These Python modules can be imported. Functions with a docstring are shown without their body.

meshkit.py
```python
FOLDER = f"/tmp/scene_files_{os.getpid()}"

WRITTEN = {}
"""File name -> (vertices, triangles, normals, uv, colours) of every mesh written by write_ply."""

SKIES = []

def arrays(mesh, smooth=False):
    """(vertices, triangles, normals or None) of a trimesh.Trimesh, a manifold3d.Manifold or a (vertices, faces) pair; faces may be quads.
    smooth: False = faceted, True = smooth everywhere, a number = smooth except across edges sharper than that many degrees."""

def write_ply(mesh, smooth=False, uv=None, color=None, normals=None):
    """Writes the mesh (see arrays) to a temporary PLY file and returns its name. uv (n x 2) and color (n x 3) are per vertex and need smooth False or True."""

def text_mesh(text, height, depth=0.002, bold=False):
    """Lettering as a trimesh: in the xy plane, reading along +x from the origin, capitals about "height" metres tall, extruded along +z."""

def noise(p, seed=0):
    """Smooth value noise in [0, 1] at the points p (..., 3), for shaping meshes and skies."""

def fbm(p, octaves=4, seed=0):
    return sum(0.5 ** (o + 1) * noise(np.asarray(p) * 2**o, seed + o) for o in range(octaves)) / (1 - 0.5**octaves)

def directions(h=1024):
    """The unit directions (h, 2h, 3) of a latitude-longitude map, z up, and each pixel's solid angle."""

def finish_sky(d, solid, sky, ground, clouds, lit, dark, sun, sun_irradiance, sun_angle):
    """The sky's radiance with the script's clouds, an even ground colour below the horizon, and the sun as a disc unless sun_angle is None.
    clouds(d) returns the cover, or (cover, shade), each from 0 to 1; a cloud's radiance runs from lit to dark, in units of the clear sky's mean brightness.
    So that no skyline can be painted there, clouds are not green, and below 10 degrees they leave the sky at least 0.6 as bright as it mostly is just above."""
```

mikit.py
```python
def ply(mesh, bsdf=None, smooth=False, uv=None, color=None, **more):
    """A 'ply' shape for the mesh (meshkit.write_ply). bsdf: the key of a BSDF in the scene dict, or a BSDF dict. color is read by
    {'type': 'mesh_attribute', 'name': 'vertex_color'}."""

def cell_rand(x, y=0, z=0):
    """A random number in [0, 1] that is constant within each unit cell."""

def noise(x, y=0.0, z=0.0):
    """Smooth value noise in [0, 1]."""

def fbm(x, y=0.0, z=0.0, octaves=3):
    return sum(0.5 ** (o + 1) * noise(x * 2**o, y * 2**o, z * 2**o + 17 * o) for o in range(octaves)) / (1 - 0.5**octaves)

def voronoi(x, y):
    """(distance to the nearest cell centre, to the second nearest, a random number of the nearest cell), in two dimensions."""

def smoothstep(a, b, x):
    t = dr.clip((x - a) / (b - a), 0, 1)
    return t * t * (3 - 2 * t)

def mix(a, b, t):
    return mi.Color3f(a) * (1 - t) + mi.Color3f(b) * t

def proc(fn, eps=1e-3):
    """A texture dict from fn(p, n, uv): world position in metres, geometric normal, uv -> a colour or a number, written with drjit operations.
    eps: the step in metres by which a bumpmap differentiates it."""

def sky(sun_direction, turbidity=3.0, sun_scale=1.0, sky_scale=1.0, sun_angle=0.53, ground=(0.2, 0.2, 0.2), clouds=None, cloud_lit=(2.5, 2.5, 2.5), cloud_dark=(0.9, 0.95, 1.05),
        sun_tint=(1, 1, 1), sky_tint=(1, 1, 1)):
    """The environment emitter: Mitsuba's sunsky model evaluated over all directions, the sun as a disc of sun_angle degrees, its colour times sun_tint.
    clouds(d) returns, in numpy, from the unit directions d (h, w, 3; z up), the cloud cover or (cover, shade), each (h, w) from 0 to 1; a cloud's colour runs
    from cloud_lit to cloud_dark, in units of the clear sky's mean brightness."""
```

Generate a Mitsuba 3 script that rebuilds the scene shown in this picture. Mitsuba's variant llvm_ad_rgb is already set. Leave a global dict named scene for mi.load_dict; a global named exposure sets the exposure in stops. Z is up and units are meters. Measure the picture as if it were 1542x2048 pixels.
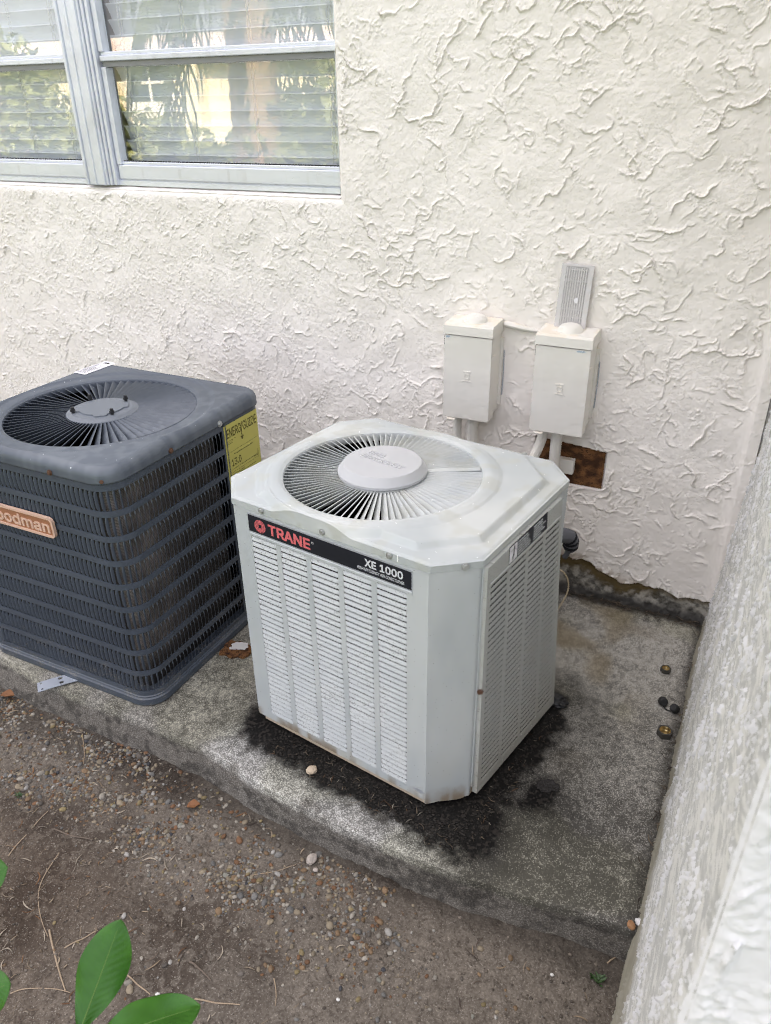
import math
import numpy as np, trimesh, manifold3d as m3, drjit as dr, mitsuba as mi
from scipy import ndimage
from shapely.geometry import Polygon, box as sbox, Point
from shapely import affinity, union_all
import mikit, meshkit
from mikit import proc, noise, fbm, voronoi, smoothstep, mix, cell_rand
T = mi.ScalarTransform4f
rng = np.random.default_rng(11)
scene, labels = {'type': 'scene'}, {}

# ------------------------------------------------------------------ camera, sky, exposure
CAM = np.array([-.03563, -2.16612, 1.46524]); YAW, PITCH, ROLL = .4635, .4986, -.0164
fwd = np.array([-math.sin(YAW)*math.cos(PITCH), math.cos(YAW)*math.cos(PITCH), -math.sin(PITCH)])
r0 = np.array([math.cos(YAW), math.sin(YAW), 0]); u0 = np.cross(r0, fwd)
up = -math.sin(ROLL)*r0 + math.cos(ROLL)*u0
scene['camera'] = {'type': 'thinlens', 'fov': 53.706, 'fov_axis': 'x', 'near_clip': .02, 'far_clip': 600.,
    'aperture_radius': .0013, 'focus_distance': 1.75,
    'to_world': T().look_at(origin=CAM.tolist(), target=(CAM+fwd).tolist(), up=up.tolist())}
def cloud(d):
    q = np.stack([d[..., 0]/(d[..., 2]+.25), d[..., 1]/(d[..., 2]+.25), 0*d[..., 0]], -1)
    f = meshkit.fbm(q*2.3, 4, 5)
    z = np.clip(d[..., 2], 0, 1)           # a thin overcast, brightest overhead as overcast skies are
    return np.clip(.62+(f-.45)/.5, .35, .97), np.clip(.95*(1-z)**1.3+.5*(f-.5), 0, 1)
scene['sky'] = mikit.sky((.35, 1.0, .85), turbidity=3, clouds=cloud, sky_tint=(1.12, .97, .93), cloud_lit=(3.05, 2.88, 2.90), cloud_dark=(.84, .82, .84))
exposure = 3.82

# ------------------------------------------------------------------ helpers
def numbered(k):
    if k not in scene and k not in labels: return k
    i = 1
    while f'{k}_{i:03d}' in scene or f'{k}_{i:03d}' in labels: i += 1
    return f'{k}_{i:03d}'
_next = {}
def fresh(k):
    n = _next.get(k, 0); _next[k] = n+1
    return k if n == 0 else f'{k}_{n:03d}'
def obj(name, mesh, mat, parent=None, smooth=False, color=None, to_world=None, shape=None):
    key = fresh(f'{parent}__{name}' if parent else name)
    d = dict(shape) if shape is not None else mikit.ply(mesh, mat, smooth=smooth, color=color)
    if to_world is not None: d['to_world'] = to_world
    scene[key] = d
    return key
def thing(name, label, cat, group=None):
    key = fresh(name); labels[key] = {'label': label, 'category': cat}
    if group: labels[key]['group'] = group
    return key
def tag(key, label, cat=None, group=None, kind=None):
    labels[key] = {'label': label}
    if cat: labels[key]['category'] = cat
    if group: labels[key]['group'] = group
    if kind: labels[key]['kind'] = kind
    return key
def stuff(key): labels.setdefault(key, {})['kind'] = 'stuff'; return key
cat = trimesh.util.concatenate
def box(x0, x1, y0, y1, z0, z1):
    b = trimesh.creation.box((abs(x1-x0), abs(y1-y0), abs(z1-z0))); b.apply_translation(((x0+x1)/2, (y0+y1)/2, (z0+z1)/2)); return b
def rbox(x0, x1, y0, y1, z0, z1, r=.003, seg=8):
    pts = []
    for x in (x0+r, x1-r):
        for y in (y0+r, y1-r):
            for z in (z0+r, z1-r):
                s = trimesh.creation.icosphere(1, r); pts.append(s.vertices+[x, y, z])
    return trimesh.convex.convex_hull(np.vstack(pts))
def grid(P):
    n, m = P.shape[:2]; i, j = np.meshgrid(np.arange(n-1), np.arange(m-1), indexing='ij'); a = i*m+j
    f = np.stack([a, a+1, a+m+1, a+m], -1).reshape(-1, 4)
    return trimesh.Trimesh(P.reshape(-1, 3), np.vstack([f[:, [0, 1, 2]], f[:, [0, 2, 3]]]), process=False)
def tube(pts, r, sides=8, cap=True):
    p = np.asarray(pts, float); r = np.broadcast_to(r, (len(p),)).astype(float)
    t = np.gradient(p, axis=0); t /= np.linalg.norm(t, axis=1, keepdims=True)+1e-12
    ref = np.array([0, 0, 1.]) if abs(t[:, 2]).mean() < .8 else np.array([1., 0, 0])
    a = np.cross(t, ref); a /= np.linalg.norm(a, axis=1, keepdims=True)+1e-12; b = np.cross(t, a)
    ang = np.arange(sides+1)*2*np.pi/sides
    P = p[:, None]+r[:, None, None]*(np.cos(ang)[None, :, None]*a[:, None]+np.sin(ang)[None, :, None]*b[:, None])
    m = grid(P)
    if cap:
        caps = []
        for k in (0, -1):
            v = np.vstack([P[k, :-1], p[k]]); f = [[i, (i+1) % sides, sides] for i in range(sides)]
            caps.append(trimesh.Trimesh(v, f, process=False))
        m = cat([m]+caps)
    return m
def spline(pts, n):
    p = np.asarray(pts, float); s = np.linspace(0, 1, len(p)); q = np.linspace(0, 1, n)
    from scipy.interpolate import CubicSpline
    return CubicSpline(s, p)(q) if len(p) > 2 else np.stack([np.interp(q, s, p[:, k]) for k in range(p.shape[1])], 1)
def lathe(prof, seg=48, ang=None):
    prof = np.asarray(prof, float); a = np.linspace(0, 2*np.pi, seg+1)
    P = np.stack([prof[:, 0][:, None]*np.cos(a), prof[:, 0][:, None]*np.sin(a), np.repeat(prof[:, 1][:, None], seg+1, 1)], -1)
    return grid(P)
def plate(poly, th):
    gs = getattr(poly, 'geoms', [poly])
    return cat([trimesh.creation.extrude_polygon(g, th, engine='earcut') for g in gs])
def xf(mesh, M):
    m = mesh.copy(); m.apply_transform(np.array(M)); return m
def frame(o, ex, ey, ez=None):
    M = np.eye(4); ex = np.asarray(ex, float); ey = np.asarray(ey, float); ez = np.cross(ex, ey) if ez is None else np.asarray(ez, float)
    M[:3, 0], M[:3, 1], M[:3, 2], M[:3, 3] = ex, ey, ez, o; return M
def M4(M): return T(np.asarray(M, float).tolist())
def text(s, h, depth=.0008, bold=True, width=None):
    m = meshkit.text_mesh(s, h, depth, bold)
    if width: m.apply_scale([width/np.ptp(m.vertices[:, 0]), 1, 1]); 
    m.apply_translation([-m.vertices[:, 0].min(), 0, 0])
    return m
def grf(shape, dx, lam, seed, bw=.55):
    """Isotropic Gaussian random field with features of about lam metres, unit variance."""
    r = np.random.default_rng(seed); n, m = shape
    k = np.hypot(np.fft.fftfreq(n, dx)[:, None], np.fft.rfftfreq(m, dx)[None])
    F = np.fft.rfft2(r.standard_normal(shape))*np.exp(-(np.log((k+1e-9)*lam)/bw)**2/2)
    f = np.fft.irfft2(F, shape); return f/f.std()
def sst(a, b, x):
    t = np.clip((x-a)/(b-a), 0, 1); return t*t*(3-2*t)

# ------------------------------------------------------------------ materials
def two(d): return {'type': 'twosided', 'bsdf': d}
def rgb(*c): return {'type': 'rgb', 'value': list(c)}
def pr(color, rough=.5, metal=0., spec=.5, **k):
    return two({'type': 'principled', 'base_color': color if isinstance(color, dict) else rgb(*color), 'roughness': rough, 'metallic': metal, 'specular': spec, **k})
def bump(b, fn, eps=.001): return {'type': 'twosided', 'bsdf': {'type': 'bumpmap', 'arbitrary': proc(fn, eps), 'scale': 1.0, 'nested': b['bsdf']}}

def zb_np(x): return .082+.055*sst(-.22, -.5, x)+.008*np.sin(31*x+1)+.004*np.sin(77*x)+.0015*np.sin(171*x+2)
def zb_dr(x): return .082+.055*smoothstep(-.22, -.5, x)+.008*dr.sin(31*x+1)+.004*dr.sin(77*x)+.0015*dr.sin(171*x+2)
def c_house(p, n, uv):
    t = fbm(p.x*2.5, p.z*2.5, 1.0, 2)
    base = mix((.712, .672, .628), (.768, .732, .694), t)
    base = mix(base, mi.Color3f(.60, .55, .49), .35*smoothstep(.5, 0., p.z)*fbm(p.x*9, p.z*9, 3., 2))
    d = zb_dr(p.x)-p.z
    nn = fbm(p.x*55, p.z*55, 0., 3); n2 = noise(p.x*260, p.z*260)
    conc = mix((.045, .042, .036), (.36, .34, .30), smoothstep(.32, .72, nn)*.75+.25*n2)
    conc = mix(conc, mi.Color3f(.10, .068, .022), dr.minimum(smoothstep(.06, .012, d+.03*(nn-.5))*smoothstep(-.12, -.24, p.x)*.95+smoothstep(.024, .006, d)*.55, .95))
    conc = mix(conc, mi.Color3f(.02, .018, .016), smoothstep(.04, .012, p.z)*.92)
    base = mix(base, mi.Color3f(.20, .135, .07), .65*smoothstep(-.045, 0., d)*smoothstep(.35, .6, nn)*smoothstep(-.12, -.3, p.x))
    return mix(base, conc, smoothstep(-.001, .002, d))
def b_stipple(p, n, uv): return .0008*noise(p.x*230, p.y*230, p.z*230)+.0012*noise(p.x*100, p.y*100, p.z*100)
def c_wing(p, n, uv):
    t = fbm(p.x*3, p.y*3, p.z*3, 2)
    base = mix((.49, .49, .495), (.56, .555, .555), t)
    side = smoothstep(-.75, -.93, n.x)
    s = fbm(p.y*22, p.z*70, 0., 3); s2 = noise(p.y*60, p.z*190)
    base = mix(base, mi.Color3f(.45, .447, .42), side*.9)  # shade of the side face painted in, mixed with streaks of dirt
    grime_shade = mix((.19, .19, .178), (.50, .485, .445), smoothstep(.36, .66, .6*s+.4*s2))
    base = mix(base, grime_shade, side*.42)
    base = mix(base, mi.Color3f(.17, .155, .11), smoothstep(.07, 0., p.z+.04*noise(p.y*14)-.03)*.85)
    return base
TA = -.1476; TC = np.array([-.7289, -.7085])
def tlocal(p):
    x, y = p.x-float(TC[0]), p.y-float(TC[1]); c, s = math.cos(TA), math.sin(TA)
    return x*c+y*s, -x*s+y*c
def c_slab(p, n, uv):
    v, v2, w = voronoi(p.x*330, p.y*330+p.z*330)
    g2 = noise(p.x*520, p.y*520, p.z*520)
    g = w*w*smoothstep(.75, .3, v)*.8+.45*(g2-.35)
    big = fbm(p.x*5, p.y*5, 2., 3); med = fbm(p.x*22, p.y*22, 4., 3)
    edge = smoothstep(-1.02, -1.13, p.y)
    dark = mi.Color3f(.070, .066, .058); lite = mi.Color3f(.43, .41, .37)
    level = .53+.6*(big-.5)+.45*(med-.5)
    level = level+.16*smoothstep(-.55, -.15, p.y)*smoothstep(-.55, -.2, p.x)
    level = level-.46*smoothstep(-.72, -1.0, p.y)*smoothstep(-.46, -.28, p.x)
    # bleached band along the front edge before the pale unit
    bl = smoothstep(-1.13, -1.05, p.x)*smoothstep(-.36, -.52, p.x)*smoothstep(-.96, -1.02, p.y+.03*(med-.5))*smoothstep(-1.165, -1.15, p.y)
    tone = smoothstep(.12, .95, g*.50+.34*(fbm(p.x*95, p.y*95, p.z*95, 2)-.3)+level*.52)
    c = mix(dark, lite, tone)
    c = mix(c, mix((.20, .195, .18), (.62, .61, .58), smoothstep(.0, .75, g+.5*(fbm(p.x*95, p.y*95, p.z*95, 2)-.4))), bl*.85*smoothstep(.3, .55, med+.12))
    c = mix(c, mi.Color3f(.15, .115, .06), .6*smoothstep(.5, .7, fbm(p.x*8+3, p.y*8, 9., 2))*smoothstep(-.9, -.3, p.y)*smoothstep(-.05, -.3, p.x))
    c = mix(c, c*mi.Color3f(.95, .96, .80), .5*smoothstep(.45, .65, fbm(p.x*6, p.y*6, 31., 2)))
    # black organic crust round the pale unit
    lx, ly = tlocal(p)
    qx, qy = dr.abs(lx-.075)-.285, dr.abs(ly+.03)-.255
    sd = dr.sqrt(dr.square(dr.maximum(qx, 0))+dr.square(dr.maximum(qy, 0)))+dr.minimum(dr.maximum(qx, qy), 0)
    sd = dr.minimum(sd, dr.sqrt(dr.square(p.x+.292)+dr.square(p.y+.878))+.012)
    wob = .075*(fbm(p.x*7, p.y*7, 6., 3)-.5)+.055*(fbm(p.x*38, p.y*38, 6., 3)-.5)+.008*(g2-.5)
    m = smoothstep(.105, .055, sd+wob+.05*smoothstep(.10, .3, ly))
    crust = mix((.006, .0055, .005), (.035, .03, .026), smoothstep(.55, .85, noise(p.x*170, p.y*170)))
    c = mix(c, crust, m*.97)
    c = mix(c, c*.34, smoothstep(.20, .08, sd+1.2*wob)*.6)
    # dirt in the corners; shade painted into the front face, under dirty blotches
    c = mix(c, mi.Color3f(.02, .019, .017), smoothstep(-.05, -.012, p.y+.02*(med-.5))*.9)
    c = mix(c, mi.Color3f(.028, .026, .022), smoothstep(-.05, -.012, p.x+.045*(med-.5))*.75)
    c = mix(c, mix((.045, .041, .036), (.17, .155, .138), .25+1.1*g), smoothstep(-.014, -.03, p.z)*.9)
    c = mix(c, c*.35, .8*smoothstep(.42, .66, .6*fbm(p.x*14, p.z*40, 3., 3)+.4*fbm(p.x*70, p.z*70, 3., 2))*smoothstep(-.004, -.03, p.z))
    return c
def b_slab(p, n, uv):
    return .0011*noise(p.x*260, p.y*260, p.z*260)+.0008*noise(p.x*130, p.y*130, p.z*130)
def c_ground(p, n, uv):
    a = fbm(p.x*4, p.y*4, 1., 3); b = noise(p.x*330, p.y*330); c2 = fbm(p.x*70, p.y*70, 2., 2)
    c = mix((.058, .048, .039), (.185, .160, .132), .5*c2+.5*b)
    c = mix(c, mi.Color3f(.035, .027, .02), smoothstep(.72, .9, noise(p.x*150, p.y*150))*.3)
    c = mix(c, mi.Color3f(.04, .03, .023), .75*smoothstep(.46, .66, a)*smoothstep(.4, .6, c2+.1))
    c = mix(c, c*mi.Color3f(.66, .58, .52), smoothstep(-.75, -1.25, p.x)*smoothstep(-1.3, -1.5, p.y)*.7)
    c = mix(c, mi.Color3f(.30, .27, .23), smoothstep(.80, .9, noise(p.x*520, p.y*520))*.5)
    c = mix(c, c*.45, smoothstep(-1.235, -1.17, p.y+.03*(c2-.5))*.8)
    lawn = smoothstep(-3.2, -3.8, p.y+.3*a)
    return mix(c, mix((.05, .085, .02), (.12, .17, .05), fbm(p.x*9, p.y*9, 3., 3)), lawn)
def b_ground(p, n, uv):
    return .0022*noise(p.x*260, p.y*260)+.0024*noise(p.x*120, p.y*120)
def tz_stain(p):  # streaky weathering shared by the pale unit's paint
    return fbm(p.x*11, p.y*11, p.z*4, 3)
def c_trane(p, n, uv):
    s = tz_stain(p)
    c = mix((.365, .392, .402), (.435, .456, .458), smoothstep(.3, .7, s))
    sp = voronoi((p.x+p.y)*120, p.z*120)
    c = mix(c, mi.Color3f(.12, .115, .10), smoothstep(.10, .05, sp[0])*smoothstep(.93, .95, sp[2])*.8)
    r = smoothstep(.075, .034, p.z+.035*fbm(p.x*45, p.y*45, p.z*30, 3)-.012)
    c = mix(c, mi.Color3f(.17, .115, .06), r*.8*smoothstep(.3, .6, fbm(p.x*40, p.y*40, 2., 2)))
    c = mix(c, c*mi.Color3f(.80, .76, .66), .5*smoothstep(.22, .03, p.z)*smoothstep(.4, .7, s))
    return c
def c_trane_lid(p, n, uv):
    s = fbm(p.x*7, p.y*7, 1., 3); s2 = fbm(p.x*30, p.y*30, p.z*30, 2)
    c = mix((.37, .395, .395), (.46, .475, .46), smoothstep(.25, .75, s))
    c = mix(c, mi.Color3f(.37, .37, .31), .35*smoothstep(.48, .7, s2))
    sp = voronoi(p.x*75, p.y*75)
    c = mix(c, mi.Color3f(.86, .86, .84), smoothstep(.11, .05, sp[0])*smoothstep(.965, .97, sp[2]))
    return c
def c_trane_louver(p, n, uv):
    d = noise((p.x+p.y)*600, p.z*600); s = fbm((p.x-p.y)*16, p.z*14, 1., 2)
    c = mix((.40, .422, .435), (.485, .502, .507), s)
    return mix(c, mi.Color3f(.10, .095, .085), smoothstep(.78, .90, d+.30*(s-.5))*.6)
def c_trane_side(p, n, uv):
    d = noise(p.y*600, p.z*600); s = fbm(p.y*10, p.z*6, 5., 3)
    c = mix((.32, .332, .318), (.42, .428, .41), s)
    c = mix(c, mi.Color3f(.12, .11, .09), smoothstep(.79, .9, d+.3*(s-.5))*.6)
    c = mix(c, mi.Color3f(.25, .22, .17), smoothstep(.25, .04, p.z)*.35)
    sp = voronoi(p.y*95, p.z*60)
    return mix(c, mi.Color3f(.82, .82, .80), smoothstep(.12, .07, sp[0])*smoothstep(.93, .94, sp[2]))
def c_good(p, n, uv):
    s = fbm(p.x*8, p.y*8, p.z*8, 3); d = noise(p.x*300, p.y*300, p.z*300)
    c = mix((.040, .050, .067), (.060, .073, .094), s)
    low = smoothstep(.22, .04, p.z)
    c = mix(c, mi.Color3f(.16, .145, .12), low*.55*smoothstep(.52, .78, .5*d+.5*fbm(p.x*30, p.y*30, p.z*30, 2)))
    return c
def c_good_lid(p, n, uv):
    s = fbm(p.x*6, p.y*6, 3., 3); s2 = fbm(p.x*40, p.y*40, 3., 2)
    c = mix((.060, .072, .092), (.080, .094, .117), smoothstep(.1, .9, s))
    dx, dy = p.x+1.6315, p.y+.724
    right = smoothstep(-.05, .25, dx*.9-dy*.35)
    c = mix(c, mi.Color3f(.20, .22, .235), right*smoothstep(.3, .8, s2)*.22)
    sp = voronoi(p.x*85, p.y*85)
    return mix(c, mi.Color3f(.6, .61, .62), smoothstep(.14, .07, sp[0])*smoothstep(.93, .95, sp[2])*smoothstep(.5, .7, s))
def c_coil(p, n, uv):
    f = .5+.5*dr.sin(p.z*2*math.pi/.0042); s = fbm(p.x*40, p.y*40, p.z*14, 2)
    dust = smoothstep(-1.40, -1.36, p.x)*(.38+.62*smoothstep(-.78, -.93, p.y+.10*(s-.5)))*smoothstep(.05, .2, p.z)
    return mix((.010, .009, .009), mix((.03, .028, .026), (.34, .30, .27), f*s*1.3), .05+.95*dust)
def c_rust(p, n, uv):
    s = fbm(p.x*55, p.y*55, p.z*55, 3); s2 = noise(p.x*300, p.y*300, p.z*300)
    c = mix((.045, .020, .010), (.17, .078, .032), smoothstep(.3, .7, s))
    return mix(c, mi.Color3f(.012, .009, .007), smoothstep(.62, .82, s2+.3*(s-.5))*.8)
def c_boxpaint(p, n, uv):
    s = fbm(p.x*12, p.y*12, p.z*12, 3)
    c = mix((.60, .58, .535), (.675, .655, .61), s)
    top = smoothstep(.3, .9, n.z)
    return mix(c, mi.Color3f(.66, .56, .42), top*.5*smoothstep(.35, .65, fbm(p.x*35, p.y*35, 1., 2)))
def b_roller(p, n, uv): return .0009*noise(p.x*240, p.y*240, p.z*240)+.0006*noise(p.x*100, p.y*100, p.z*100)
def c_alu(p, n, uv):
    s = fbm(p.x*4, p.y*14, p.z*14, 2); s2 = fbm(p.x*50, p.y*50, p.z*12, 2)
    return mix(mix((.58, .605, .67), (.70, .725, .79), s), mi.Color3f(.36, .35, .35), .22*smoothstep(.6, .8, s2))
def c_foliage(p, n, uv):
    s = fbm(p.x*3, p.y*3, p.z*3, 2); return mix((.10, .15, .05), (.33, .36, .17), s)
def c_yellowwall(p, n, uv): return mix((.80, .73, .54), (.86, .81, .65), fbm(p.x, p.y, p.z, 2))
def c_leaf(p, n, uv):
    s = noise(p.x*90, p.y*90, p.z*90); return mix((.024, .082, .009), (.034, .108, .013), s)

S = scene
S['house_paint'] = bump(pr(proc(c_house), .62, spec=.35), b_stipple)
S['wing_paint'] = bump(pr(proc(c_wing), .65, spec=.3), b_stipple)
S['slab_mat'] = bump(pr(proc(c_slab), .9, spec=.2), b_slab)
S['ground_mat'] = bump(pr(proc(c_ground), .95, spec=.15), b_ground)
S['pale_paint'] = pr(proc(c_trane), .42, spec=.45)
S['pale_lid'] = pr(proc(c_trane_lid), .48, spec=.4)
S['pale_louver'] = pr(proc(c_trane_louver), .5, spec=.35)
S['pale_side'] = pr(proc(c_trane_side), .5, spec=.35)
S['gray_hub'] = pr((.120, .134, .155), .45)
S['pale_hub'] = pr((.395, .40, .405), .5)
S['gray_paint'] = pr(proc(c_good), .38, spec=.5)
S['gray_lid'] = pr(proc(c_good_lid), .42, spec=.5)
S['coil_mat'] = pr(proc(c_coil), .7)
S['black_void'] = {'type': 'twosided', 'bsdf': {'type': 'diffuse', 'reflectance': rgb(.006, .006, .006)}}
S['rust_mat'] = pr(proc(c_rust), .85, spec=.2)
S['box_paint'] = bump(pr(proc(c_boxpaint), .5, spec=.4), b_roller)
S['alu_mat'] = pr(proc(c_alu), .38, metal=.35, spec=.5)
S['alu_shade'] = pr((.22, .225, .235), .45, metal=.3)
S['gasket_mat'] = pr((.02, .02, .022), .7)
S['blind_mat'] = pr((.72, .75, .79), .45)
S['cord_mat'] = pr((.60, .61, .60), .8)
S['glass_mat'] = {'type': 'thindielectric', 'int_ior': 1.85}
S['room_mat'] = {'type': 'twosided', 'bsdf': {'type': 'diffuse', 'reflectance': rgb(.45, .43, .40)}}
S['strip_black'] = pr((.012, .013, .018), .6, spec=.2)
S['vent_shade'] = pr((.50, .485, .48), .7)
S['weed_mat'] = pr((.03, .06, .018), .6)
S['strip_silver'] = pr((.38, .40, .43), .4, metal=.4)
S['ink_red'] = pr((.55, .12, .13), .5)
S['ink_pale'] = pr((.55, .56, .58), .5)
S['ink_black'] = pr((.02, .02, .02), .5)
S['label_white'] = pr((.66, .65, .68), .5)
S['label_yellow'] = pr((.44, .40, .095), .55)
S['ink_olive'] = pr((.085, .075, .012), .6)
S['copper_plate'] = pr((.30, .135, .07), .45, metal=.15)
S['copper_rim'] = pr((.56, .38, .29), .45, metal=.1)
S['screw_zinc'] = pr((.42, .43, .42), .4, metal=.6)
S['screw_rust'] = pr((.085, .042, .024), .8)
S['screw_dark'] = pr((.012, .012, .014), .5)
S['galv_mat'] = pr((.34, .37, .42), .5, metal=.3)
S['brass_mat'] = pr((.48, .385, .21), .22, metal=.95)
S['brass_dull'] = pr((.055, .052, .046), .5, metal=.4)
S['black_plastic'] = pr((.012, .012, .013), .5)
S['foam_gray'] = pr((.10, .105, .12), .7)
S['wire_mat'] = pr((.40, .33, .22), .7)
S['vent_gray'] = bump(pr((.52, .505, .50), .6), b_roller)
S['pebble_mat'] = two({'type': 'principled', 'base_color': {'type': 'mesh_attribute', 'name': 'vertex_color'}, 'roughness': .75, 'specular': .3})
S['twig_mat'] = pr((.27, .205, .14), .85)
S['bark_dead'] = pr((.11, .085, .065), .9)
S['leaf_mat'] = two({'type': 'principled', 'base_color': proc(c_leaf), 'roughness': .38, 'specular': .28})
S['vein_mat'] = pr((.06, .125, .018), .5)
S['foliage_mat'] = two({'type': 'principled', 'base_color': proc(c_foliage), 'roughness': .6, 'specular': .25})
S['frond_mat'] = pr((.045, .065, .028), .55)
S['trunk_mat'] = pr((.30, .225, .16), .9)
S['yellow_wall'] = pr(proc(c_yellowwall), .8)
S['white_trim'] = pr((.80, .80, .77), .5)
S['roof_tile'] = pr((.52, .44, .40), .8)
S['dark_pane'] = pr((.03, .05, .05), .1)
S['stone_tan'] = pr((.42, .34, .25), .8)
S['stone_pink'] = pr((.33, .29, .255), .85)
S['stone_orange'] = pr((.26, .135, .065), .8)
S['wet_debris'] = pr((.014, .012, .011), .75)
S['dead_leaf'] = pr((.17, .075, .03), .8)
S['shell_white'] = pr((.48, .47, .44), .6)
S['paper_white'] = pr((.62, .58, .57), .7)
S['logo_blue'] = pr((.30, .38, .47), .5)

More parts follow.
